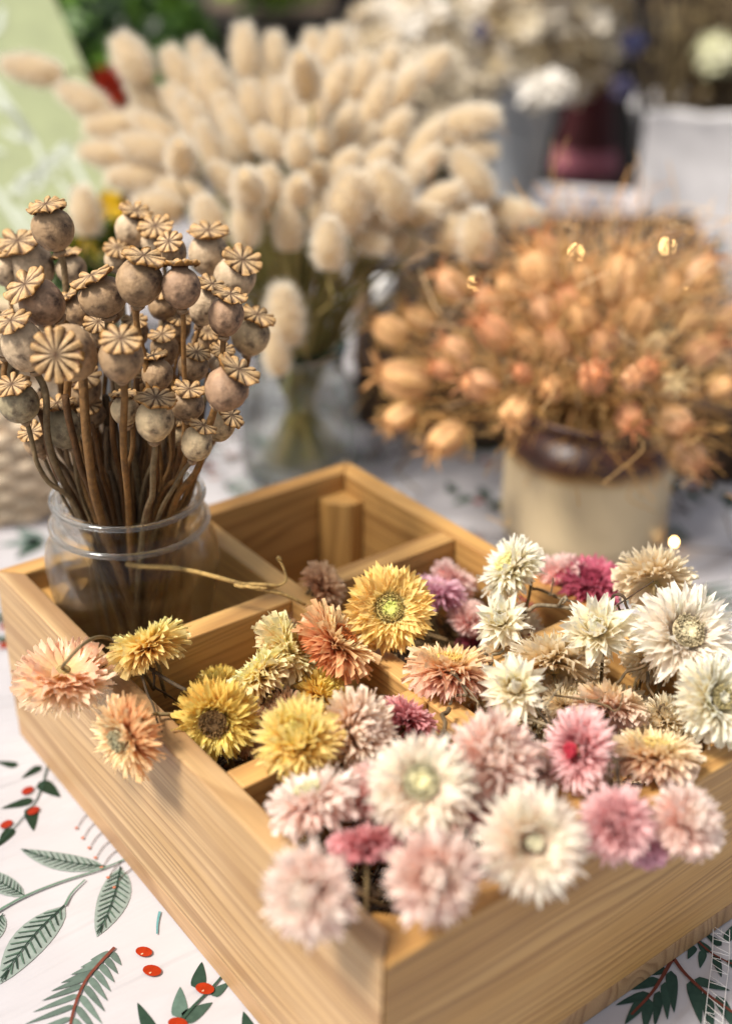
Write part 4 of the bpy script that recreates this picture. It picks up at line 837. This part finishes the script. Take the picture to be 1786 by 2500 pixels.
for i, (x, y, wd, kx) in enumerate(nigs):
    r_ = random.Random(i + 900); off2 = math.hypot(x - 1270, (y - 780) * 1.3) / 380; near = .10 * max(0, 1 - off2 ** 2) + r_.uniform(-.03, .02) + (.03 if y > 780 else -.05)
    p = at(x, y, d=D3 - near); s_ = size(wd, p) * r_.uniform(.72, .98); d = unit(unit(p - (O3 - [0, 0, .01])) + np.array([0, 0, .05])); 
    if y > 900: d = unit(d + cdir(0, -.55, .3) * .8)
    rw, od, _ = rn[i]
    t = thing('seed_pod', p, f'{nl_[kx]}, {od} from left in the {rn6[rw]} over the crock', 'seed pod', 'orange seed pods in the stoneware crock', rot=Vector(d).to_track_quat('Z', 'Y'))
    for src in nm[kx]:
        used = src.get('used_'); o = src if not used else src.copy()
        if used: sc.collection.objects.link(o)
        else: src['used_'] = 1
        o.parent = t; o.scale = (s_,) * 3; o.rotation_euler = (0, 0, r_.random() * 6)
    Rm = np.array(Vector(d).to_track_quat('Z', 'Y').to_matrix()); base = p - d * s_ * .55; off = p - O3; mouth = O3 + np.array([*(unit([off[0], off[1], 0])[:2] * .045 * r_.random()), .0]); bot = np.array([CC[0] + r_.uniform(-.04, .04), CC[1] + r_.uniform(-.04, .04), .03])
    P = wob(curve([base, base - d * .02, base * .4 + mouth * .6 + [0, 0, .015], mouth, bot], 20), .002, i); P = (P - p) @ Rm
    mb = MB(); mb.tube(P, .0011, hx('#a87840') * r_.uniform(.7, 1.1), 5); mb.build('stem', M_stem, t)
for q in nm:
    for o in q:
        if 'used_' in o: del o['used_']
for o in sc.objects:
    if 'used_' in o: del o['used_']
# wispy dried foliage round the pods
def wisps(name, n, cen, rad, cols, label, L=(.02, .05), thick=.0005, up=.3, seed=0, cat='dried foliage', sq=(1, 1, .6)):
    r = np.random.default_rng(seed); mb = MB()
    for i in range(n):
        b = cen + r.normal(size=3) * np.array(sq) * rad * .5; d = unit(b - cen + [0, 0, rad * up]); l = r.uniform(*L)
        P = curve([b, b + d * l * .5 + r.normal(size=3) * l * .18, b + d * l + r.normal(size=3) * l * .4], 8); mb.tube(P, thick, hx(cols[i % len(cols)]) * r.uniform(.7, 1.15), 3, cap=False)
    o = mb.build(name, M_nig2, None, cen); return tag(o, label, cat, kind='stuff')
wisps('dried_foliage', 950, np.array([CC[0] + .02, CC[1] + .02, .222]), .125, ('#e8bc84', '#e0a870', '#d0a870', '#eccca0'), 'haze of fine curling orange brown threads filling the bunch above the crock', seed=4)
wisps('dried_foliage', 220, np.array([CC[0] - .01, CC[1] - .02, .150]), .125, ('#c89858', '#b08448', '#8f6a38', '#d9b074'), 'tangle of fine dry threads spilling over the brown rim of the crock', seed=9, sq=(1, 1, .35), up=.0)
# ------------------------------------------------------------------ wicker tray behind the crock
def woven(mb, c0, c1, z0, z1, col, n_st=None, bulge=.004, rows=None, th=.0035):
    """woven wall between two corner points"""
    c0 = np.array(c0); c1 = np.array(c1); L = np.linalg.norm(c1 - c0); u = (c1 - c0) / L; nrm_ = np.array([-u[1], u[0]]); k = n_st or max(3, int(L / .03)); rows = rows or int((z1 - z0) / (th * 1.9)); m = k * 6
    for j in range(rows):
        z = z0 + (j + .5) * (z1 - z0) / rows; ph = math.pi * (j % 2); P = []
        for i in range(m + 1):
            t = i / m; q = c0 + u * L * t + nrm_ * bulge * math.cos(math.pi * k * t + ph); P.append([q[0], q[1], z + random.uniform(-.0006, .0006)])
        mb.tube(P, th * random.uniform(.85, 1.1), col * random.uniform(.6, 1.25), 5)
    for i in range(k + 1):
        q = c0 + u * L * i / k; mb.tube([[q[0], q[1], z0], [q[0], q[1], z1 + .004]], th * 1.1, col * .7, 5)
def quad_basket(name, corners, z0, z1, colr, label, cat='basket'):
    cs = [np.array(c)[:2] for c in corners]; cen = sum(cs) / len(cs); t = thing(name, (cen[0], cen[1], z0), label, cat); o = np.array([cen[0], cen[1], z0])
    mb = MB()
    for i in range(len(cs)): woven(mb, cs[i], cs[(i + 1) % len(cs)], z0 + .004, z1, colr)
    mb.build('woven_wall', M_wicker, t, o)
    mb = MB(); P = [np.array([*c, z1 + .006]) for c in cs]
    for i in range(len(P)):
        a_, b_ = P[i], P[(i + 1) % len(P)]; mb.tube(np.linspace(a_, b_, 12) + rng.normal(size=(12, 3)) * .001, .009, colr * 1.7, 8)
    mb.build('rim', M_wicker, t, o)
    mb = MB(); mb.add([[*c, z0 + .004] for c in cs], [tuple(range(len(cs)))], colr * .7); mb.build('base', M_wicker, t, o); return t
def LV(x, y): q = at(x, y, z=0); return q
qa, qb = LV(800, 945), LV(1560, 1090); qv = unit((qb - qa)); dirn = np.array([-qv[1], qv[0], 0]); dirn = dirn if np.dot(dirn, FWD) > 0 else -dirn
qb = qa + qv * .62
quad_basket('wicker_tray', [np.array([.571, .769]), np.array([.800, .400]), np.array([1.42, .98]), np.array([.95, 1.27])], .001, .078, hx('#4c3a2b'), 'shallow dark brown wicker tray with a weathered rim behind the stoneware crock')
wisps('straw', 900, np.array([.95, .86, .035]), .62, ('#4a3c30', '#665644', '#352a20', '#7a6a54'), 'loose brown straw lying in the wicker tray under the fairy lights', L=(.04, .09), thick=.0011, up=.1, seed=15, sq=(.8, .8, .045))
# cream woven basket at the left
bl = at(-20, 1110, z=0) + FWD * .04
t = thing('round_basket', (bl[0], bl[1], .001), 'pale woven rush basket cut by the left edge of the view, behind the poppy jar', 'basket'); mb = MB(); nrow = 15
for j in range(nrow):
    z = .006 + j * .0105; Rb = .098 + .014 * math.sin(math.pi * (j + 1) / (nrow + 1)); P = []
    for i in range(121):
        an = i / 120 * 2 * math.pi; rr_ = Rb + .004 * math.cos(15 * an + math.pi * (j % 2)); P.append([bl[0] + rr_ * math.cos(an), bl[1] + rr_ * math.sin(an), z])
    mb.tube(P, .0062, hx('#dcc8ac') * random.uniform(.7, 1.25), 6)
mb.build('woven_wall', M_wicker, t, np.array(t.location))
mb = MB(); mb.tube([[bl[0] + .100 * math.cos(a_), bl[1] + .100 * math.sin(a_), .166] for a_ in np.linspace(0, 6.2832, 61)], .008, hx('#c9b394'), 8); mb.build('rim', M_wicker, t, np.array(t.location))
# ------------------------------------------------------------------ green sign board with chalk writing
def board():
    """sage green panel leaning back at the left, its slanting right edge towards the grass"""
    d0 = 1.45; P = [at(-110, -70, d=d0 + .14), at(92, -70, d=d0 + .16), at(268, 330, d=d0 + .05), at(268, 760, d=d0 - .02), at(-110, 760, d=d0 - .02)]
    P = [np.array(p) for p in P]; o = P[1]; n = unit(np.cross(P[3] - P[1], P[4] - P[1])); n = n if np.dot(n, CAM - o) > 0 else -n
    P = [p - n * np.dot(p - o, n) for p in P]                   # one flat plane
    return P, n
P, n = board(); cen = sum(P) / 5; t = thing('sign_board', P[4] * .5 + P[3] * .5, 'leaning sage green sign board with white handwriting at the left edge of the view', 'sign'); o = np.array(t.location)
mb = MB(); k = len(P); mb.add([p for p in P] + [p - n * .012 for p in P], [tuple(range(k)), tuple(range(2 * k - 1, k - 1, -1))] + [(i, i + k, (i + 1) % k + k, (i + 1) % k) for i in range(k)], hx('#848b66')); mb.build('panel', M_plain, t, o, False)
def onb(x, y, lift=.0012):
    r = ray(x, y); s = np.dot(P[0] - CAM, n) / np.dot(r, n); return CAM + r * s + n * lift
mb = MB(); wht = hx('#aeb3a6')
def stroke(pts, wd):
    C = curve([onb(x, y) for x, y in pts], 24); T = np.gradient(C, axis=0); T /= np.linalg.norm(T, axis=1, keepdims=True); S_ = np.cross(T, n) * wd / 2
    V = np.empty((len(C) * 2, 3)); V[0::2] = C + S_; V[1::2] = C - S_; mb.add(V, [(2 * i, 2 * i + 1, 2 * i + 3, 2 * i + 2) for i in range(len(C) - 1)], wht)
stroke([(-40, 150), (0, 205), (40, 265), (70, 310)], .010); stroke([(-20, 230), (20, 245), (55, 285), (50, 310), (10, 290)], .008); stroke([(60, 290), (90, 350), (75, 400)], .007)
stroke([(20, 430), (60, 400), (90, 385), (120, 350), (150, 320)], .012); stroke([(60, 440), (45, 400), (70, 385), (95, 400), (80, 425)], .007); stroke([(115, 395), (95, 365), (120, 350), (140, 375)], .007)
stroke([(145, 320), (165, 365), (190, 410), (205, 440)], .008); stroke([(-30, 400), (10, 450), (50, 510), (85, 560)], .009); stroke([(40, 460), (80, 510), (110, 560)], .007); stroke([(130, 400), (160, 440)], .006)
stroke([(-30, 90), (0, 60), (5, 20)], .008); stroke([(-20, 330), (10, 340)], .006)
mb.build('handwriting', M_print, t, o, False)
# ------------------------------------------------------------------ bucket, planter and box at the back of the table
def bucket(c, r0, r1, h, col, name, label, cat, handle=True):
    t = thing(name, c, label, cat); mb = MB()
    mb.lathe([(.0005, 0), (r0, 0), (r0 + .001, .004), (r1, h), (r1 + .004, h + .002), (r1 + .004, h + .006), (r1, h + .007), (r1 - .003, h), (r0 - .003, .008), (.0005, .008)], 56, col, c); mb.build('bucket_body', M_zinc, t, c)
    mb = MB(); a_ = np.linspace(0, math.pi, 20); u = SID; P = [c + u * (r1 + .003) * math.cos(q) + np.array([0, 0, h - .02 - .10 * math.sin(q)]) - FWD * (r1 + .01) * math.sin(q) * .9 for q in a_]
    mb.tube(P, .002, col * .7, 6); mb.build('handle', M_zinc, t, c); return t
m, n_, b_ = mat('zinc'); b_.inputs['Metallic'].default_value = .35; b_.inputs['Roughness'].default_value = .5; b_.inputs['Base Color'].default_value = (.27, .285, .30, 1); M_zinc = m
bc = at(1150, 455, z=.001); bc = bc + FWD * .06
rb = size(165, bc) / 2; bucket(bc, rb * .62, rb, size(252, bc) * 1.02, hx('#8e9296'), 'zinc_bucket', 'grey zinc bucket tapering to its foot, holding the cream dried bunch', 'bucket')
hB = size(252, bc) * 1.02
# white planter with scalloped rim
pa = at(1405, 495, z=.001); pb = at(1800, 525, z=.001); pu = unit(pb - pa); pn = np.array([-pu[1], pu[0], 0]); hp = size(235, pa) * 1.04
t = thing('planter', pa, 'white painted metal planter with a wavy rim and a scroll at the back right', 'planter'); mb = MB()
Lp = .42; Wp = .2; prof = []
def pwall(a_, b_, sgn):
    m_ = 48; rows = []
    L_ = np.linalg.norm(b_ - a_); uu = unit(b_ - a_); nn_ = np.array([uu[1], -uu[0], 0]) * sgn
    for zf, ofs in ((0, 0), (.5, .012), (.88, .02), (.93, .026), (1.0, .030), (1.0, .024), (.85, .014)):
        rows.append([a_ + uu * L_ * (i / m_) + nn_ * ofs + np.array([0, 0, hp * zf + (.006 * abs(math.sin(i / m_ * math.pi * 4)) if zf >= .93 else 0)]) for i in range(m_ + 1)])
    mb.grid(np.array(rows), hx('#c9c6c6'))
c4 = [pa, pa + pu * Lp, pa + pu * Lp + pn * Wp, pa + pn * Wp]
for i in range(4): pwall(c4[i], c4[(i + 1) % 4], 1)
mb.add([c + [0, 0, hp * .86] for c in c4], [(0, 1, 2, 3)], hx('#3a2a20')); mb.build('planter_body', M_plain, t, pa)
mb = MB(); sc0 = pa + pu * .19 + np.array([0, 0, hp * .99]) - pn * .034
mb.tube([sc0 + pu * .018 * math.cos(q) + np.array([0, 0, .018 * math.sin(q)]) for q in np.linspace(0, 6.283, 25)], .006, hx('#c9c6c6'), 8)
mb.tube(curve([sc0 + pu * .022 + [0, 0, -.01], sc0 + pu * .06 + [0, 0, -.016], sc0 + pu * .11 + [0, 0, -.004]], 12), .005, hx('#c9c6c6'), 8); mb.build('scroll', M_plain, t, pa)
# white box
wa = at(1205, 500, z=.001); t = MB(); t.box(wa + pu * .075 + pn * .05 + [0, 0, size(62, wa) / 2 + .001], (.20, .10, size(62, wa)), hx('#d6d0d2'), rz=math.atan2(pu[1], pu[0])); o = t.build('cardboard_box', M_plain, None, wa, False); tag(o, 'low white box beside the white planter, fairy lights in front of it', 'box')
# dark red vase with pink foot
vc = at(1312, 405, z=.001) + FWD * .10; vh = size(300, vc); vr = size(150, vc) / 2
t = thing('red_vase', vc, 'dark red flared vase with a dusty pink foot between bucket and planter', 'vase'); mb = MB(); cr_, cp_ = hx('#3a080c'), hx('#9a5a66')
mb.lathe([(.0005, 0), (vr, 0), (vr * .96, vh * .08), (vr * .88, vh * .17), (vr * .86, vh * .19), (vr * .66, vh * .5), (vr * .6, vh * .8), (vr * .7, vh), (vr * .62, vh), (vr * .5, vh * .8), (.0005, vh * .3)], 48, np.array([cp_, cp_, cp_, cp_, cr_, cr_, cr_, cr_, cr_, cr_, cr_]), vc); mb.build('vase_body', M_plain, t, vc)
# bunches behind
def blooms(name, cen, rad, n, cols, label, sz_=(.012, .022), seed=0, stems=None, mat_=None, sq=(1, 1, .7), cat='dried flowers'):
    r = np.random.default_rng(seed); t = thing(name, cen, label, cat); mb = MB()
    for i in range(n):
        c = cen + unit(r.normal(size=3)) * (r.random() ** .45) * rad * np.array(sq); d = unit(c - cen + [0, 0, rad * .3] + r.normal(size=3) * rad * .3); s_ = r.uniform(*sz_); u, v, w_ = frame(d); k = 5; col = hx(cols[r.integers(len(cols))]) * r.uniform(.8, 1.1)
        for j in range(k):
            a_ = j * 2 * math.pi / k + r.random(); e1 = u * math.cos(a_) + v * math.sin(a_); e2 = np.cross(w_, e1)
            mb.add([c, c + e1 * s_ * .6 + e2 * s_ * .32 + w_ * s_ * .2, c + e1 * s_ + w_ * s_ * .45, c + e1 * s_ * .6 - e2 * s_ * .32 + w_ * s_ * .2], [(0, 1, 2, 3)], col)
    mb.build('blooms' if 'green' not in name else 'leaves', mat_ or M_dried, t, cen)
    if stems is not None:
        mb = MB()
        for i in range(24): 
            q = cen + r.normal(size=3) * rad * .25; mb.tube([q, stems + r.normal(size=3) * .006], .0012, hx('#8a7a50'), 4)
        mb.build('stems', M_stem, t, cen)
    return t
CR = ('#d8cbb0', '#e3d8c4', '#cbb893', '#efe6d6')
bt = bc + np.array([0, 0, hB])
blooms('dried_bunch', bt + SID * .03 + np.array([0, 0, .10]), .19, 750, CR, 'big cream dried hydrangea bunch spilling over the zinc bucket', seed=1, stems=bt - [0, 0, .1], sz_=(.018, .034), sq=(1, .7, .8))
blooms('dried_bunch', at(905, 95, d=2.1), .10, 420, ('#e6dccb', '#d9cdb8', '#c7b596', '#efe8dc'), 'white papery dried bunch behind the bunny tails, left of the zinc bucket', seed=2, sz_=(.02, .034), stems=at(905, 95, d=2.1) - [0, 0, .25])
blooms('dried_bunch', at(960, 200, d=1.95), .09, 380, ('#dfd2bc', '#d2c3a6'), 'cream dried bunch low behind the right side of the bunny tails', seed=3, sz_=(.016, .028), stems=at(960, 200, d=1.95) - [0, 0, .2])
for i, (x, y, lb) in enumerate(((1058, 70, 'blue violet statice sprig at the left of the cream bunch'), (1400, 95, 'small blue violet statice sprig high in the cream bunch'), (1380, 195, 'blue violet statice sprig above the red vase'))):
    blooms('statice_sprig', at(x, y, d=2.15), .015, 36, ('#4c4a6c', '#6a6480', '#8c869a', '#50567c'), lb, seed=20 + i, sz_=(.010, .018))
blooms('white_bloom', at(1210, 195, d=2.15), .030, 80, ('#f0eadf', '#fbf7f0'), 'flat white dried flower head hanging over the rim of the zinc bucket', seed=8, sz_=(.014, .024), sq=(1.6, 1.2, .5))
blooms('white_bloom', at(1595, 118, d=2.2), .036, 90, ('#d9d8b4', '#eceacc'), 'greenish white flower head at the upper right edge', seed=9, sz_=(.014, .026))
# dark dried grasses in the planter
mb = MB(); r = np.random.default_rng(5); pc_ = pa + pu * .2 + pn * .08 + np.array([0, 0, hp * .8])
for i in range(420):
    b0 = pc_ + pu * r.uniform(-.19, .19) + pn * r.uniform(-.05, .05); tip = b0 + np.array([0, 0, r.uniform(.10, .30)]) + r.normal(size=3) * .05
    mb.tube(curve([b0, (b0 + tip) / 2 + r.normal(size=3) * .012, tip], 6), .0016, hx(('#3a2c1c', '#5a4a30', '#2a1c14', '#8a7a58')[i % 4]), 3)
    if i % 5 == 0: mb.tube([tip, tip + r.normal(size=3) * .012], .006, hx('#7a6a48'), 5)
tag(mb.build('dried_grass', M_stem, None, pc_), 'dark brown dried grasses standing in the white planter', 'dried grass')
# greenery and yellow flowers behind the poppies
blooms('green_plant', at(210, 560, d=1.36), .050, 260, ('#2f4a1c', '#3e5a24', '#24401a', '#56702a'), 'small leafy green plant between the poppy pods and the sign board', seed=11, sz_=(.016, .030), mat_=M_leaf, stems=at(210, 560, d=1.36) - [0, 0, .12], cat='plant')
blooms('yellow_flowers', at(238, 488, d=1.34), .028, 90, ('#d8b020', '#c8a428', '#b8a040'), 'yellow blossoms above the small green plant', seed=12, sz_=(.012, .020))
blooms('yellow_flowers', at(190, 545, d=1.33), .020, 50, ('#d8b84a', '#c8a428'), 'fewer yellow blossoms low behind the tallest poppy pod', seed=13, sz_=(.010, .018))
blooms('yellow_flowers', at(540, 560, d=1.45), .05, 120, ('#b8a848', '#8f9440', '#c8b868'), 'sparse yellow green sprigs among the grass stems', seed=14, sz_=(.010, .020))
# opaque white candle shape standing in for glassy highlights behind the grass stems
for i, (x, y, h_) in enumerate(((850, 640, 120),)):
    c = at(x, y + 55, z=.078) ; 
    t = thing('glint_stand_in', c, 'white candle shape standing in for glassy highlights in the wicker tray behind the stems', 'candle'); rr_ = size(44, c) / 2; hh = size(80, c)
    mb = MB(); mb.lathe([(.0005, 0), (rr_, 0), (rr_, hh * .96), (rr_ * .92, hh), (rr_ * .3, hh * .97), (.0005, hh * .96)], 36, hx('#eceae8'), c); mb.build('wax', M_plain, t, c)
    mb = MB(); mb.tube([c + [0, 0, hh * .95], c + [.001, 0, hh * 1.08]], .0012, hx('#2a2018'), 6); mb.build('wick', M_plain, t, c)
# ------------------------------------------------------------------ fairy lights
m, n_, b_ = mat('warm bulb'); b_.inputs['Base Color'].default_value = (.8, .6, .3, 1); b_.inputs['Emission Color'].default_value = (1, .60, .22, 1); b_.inputs['Emission Strength'].default_value = 34; M_bulb = m
lights = [(1480, 547, .05), (1278, 560, .05), (1053, 632, .04), (1515, 628, .05), (1495, 1203, .012), (1320, 435, .03), (1400, 437, .03)]
pts = []
for x, y, z in lights: pts.append(at(x, y, z=z))
order = [2, 1, 0, 3]
t = thing('fairy_lights', pts[1], 'string of warm fairy lights lying in the wicker tray', 'string lights'); mb = MB(); mb.tube(wob(curve([pts[i] - [0, 0, .004] for i in order], 60), .006, 2), .0008, hx('#6a4a24'), 5); mb.build('wire', M_stem, t, pts[1])
for i in order:
    mb = MB(); mb.lathe([(1e-4, -.004), (.0018, -.003), (.0024, 0), (.0018, .003), (1e-4, .004)], 12, None, pts[i]); mb.build('bulb', M_bulb, t, pts[1])
t = thing('fairy_lights', pts[5], 'pair of fairy lights in front of the white box and the planter', 'string lights'); mb = MB(); mb.tube(wob(curve([pts[5] + SID * -.1 - [0, 0, .02], pts[5] - [0, 0, .004], pts[6] - [0, 0, .004], pts[6] + SID * .12 - [0, 0, .022]], 40), .003, 5), .0008, hx('#6a4a24'), 5); mb.build('wire', M_stem, t, pts[5])
for i in (5, 6):
    mb = MB(); mb.lathe([(1e-4, -.004), (.0018, -.003), (.0022, 0), (.0018, .003), (1e-4, .004)], 12, None, pts[i]); mb.build('bulb', M_bulb, t, pts[5])
t = thing('fairy_lights', pts[4], 'single fairy light on the cloth right of the crock', 'string lights'); mb = MB(); mb.tube(wob(curve([pts[4] + SID * .12 + [0, 0, -.009], pts[4] + [0, 0, -.005], pts[4] + FWD * .1 - [0, 0, .010]], 30), .001, 6), .0008, hx('#6a4a24'), 5); mb.build('wire', M_stem, t, pts[4])
mb = MB(); mb.lathe([(1e-4, -.003), (.0012, -.002), (.0016, 0), (.0012, .002), (1e-4, .003)], 12, None, pts[4]); mb.build('bulb', M_bulb, t, pts[4])
# ------------------------------------------------------------------ netting ribbon on the cloth, lower right
rp = [at(x, y, z=.004) for x, y in ((1600, 2060), (1598, 2130), (1590, 2200), (1580, 2290), (1565, 2400))]; C = curve(rp, 60); mb = MB(); wR = .0050
T = np.gradient(C, axis=0); T /= np.linalg.norm(T, axis=1, keepdims=True); S_ = np.cross(T, [0, 0, 1.]) * wR
Lr = C + S_; Rr = C - S_
for q in (Lr, Rr): mb.tube(q, .00024, hx('#efece8'), 4)
for i in range(0, len(C) - 5, 3):
    mb.tube([Lr[i], Rr[min(i + random.choice((1, 3, 4)), len(C) - 1)] + [0, 0, .001]], .00022, hx('#efece8'), 4)
    if i % 4 == 0: mb.tube([Lr[i + 3], C[i + 3], C[i]], .0002, hx('#efece8'), 4)
tag(mb.build('net_ribbon', M_plain, None, rp[2]), 'narrow white netting ribbon lying on the cloth at the lower right corner', 'ribbon')
# ------------------------------------------------------------------ market background
def wallbox(name, f, s, w_, h_, d_, col, label, cat, z=-.76):
    mb = MB(); c = lvl(f, s, z + h_ / 2); mb.box(c, (d_, w_, h_), hx(col), rz=math.atan2(FWD[1], FWD[0])); o = mb.build(name, M_plain, None, lvl(f, s, z), False); return tag(o, label, cat)
wallbox('stall_counter', 4.9, 1.15, 3.6, .86, .6, '#0a0808', 'dark stall counter far behind the display', 'counter')
wallbox('timber_wall', 6.6, -1.6, 3.2, 2.2, .15, '#9a8672', 'tan timber wall far behind at the upper left', 'wall')
wallbox('post', 4.2, -.66, .26, 2.0, .12, '#4a4248', 'grey violet post in the background left of the grass', 'post')
wallbox('stall_wall', 6.3, 2.0, 4.4, 2.2, .15, '#141012', 'near black stall wall far behind at the upper right', 'wall')
for i, (f, s, z, rad, lb) in enumerate(((4.75, -.35, .30, .22, 'bright green bushy plant on the dark counter, left'), (4.75, .25, .30, .22, 'bright green bushy plant on the dark counter, right'))):
    blooms('green_plant', lvl(f, s, z), rad, 420, ('#6a9a1c', '#84b02a', '#4c7a18', '#9ac034'), lb, seed=30 + i, sz_=(.05, .09), mat_=M_leaf, sq=(1, 1, .5), cat='plant')
gp = at(270, 130, d=2.3)
blooms('green_plant', gp, .17, 420, ('#3c5c1c', '#4c7020', '#24401a', '#5c8028', '#1c3014'), 'dark green leafy plant with red berries behind the sign board', seed=40, sz_=(.03, .055), mat_=M_leaf, cat='plant', sq=(1, 1, .75))
blooms('red_flower', at(262, 192, d=2.12), .030, 60, ('#8a2010', '#a83418'), 'rust red flower low in the dark green plant', seed=41, sz_=(.02, .03))
pot = at(250, 260, d=2.35); t = thing('plant_pot', (pot[0], pot[1], .001), 'terracotta pot under the dark green plant behind the grass', 'pot'); mb = MB(); ph_ = pot[2] + .02
mb.lathe([(.0005, 0), (.06, 0), (.085, ph_ * .8), (.092, ph_ * .82), (.092, ph_), (.08, ph_), (.0005, ph_ * .9)], 40, hx('#7a3a22'), (pot[0], pot[1], .001)); mb.build('pot_body', M_plain, t, (pot[0], pot[1], .001))
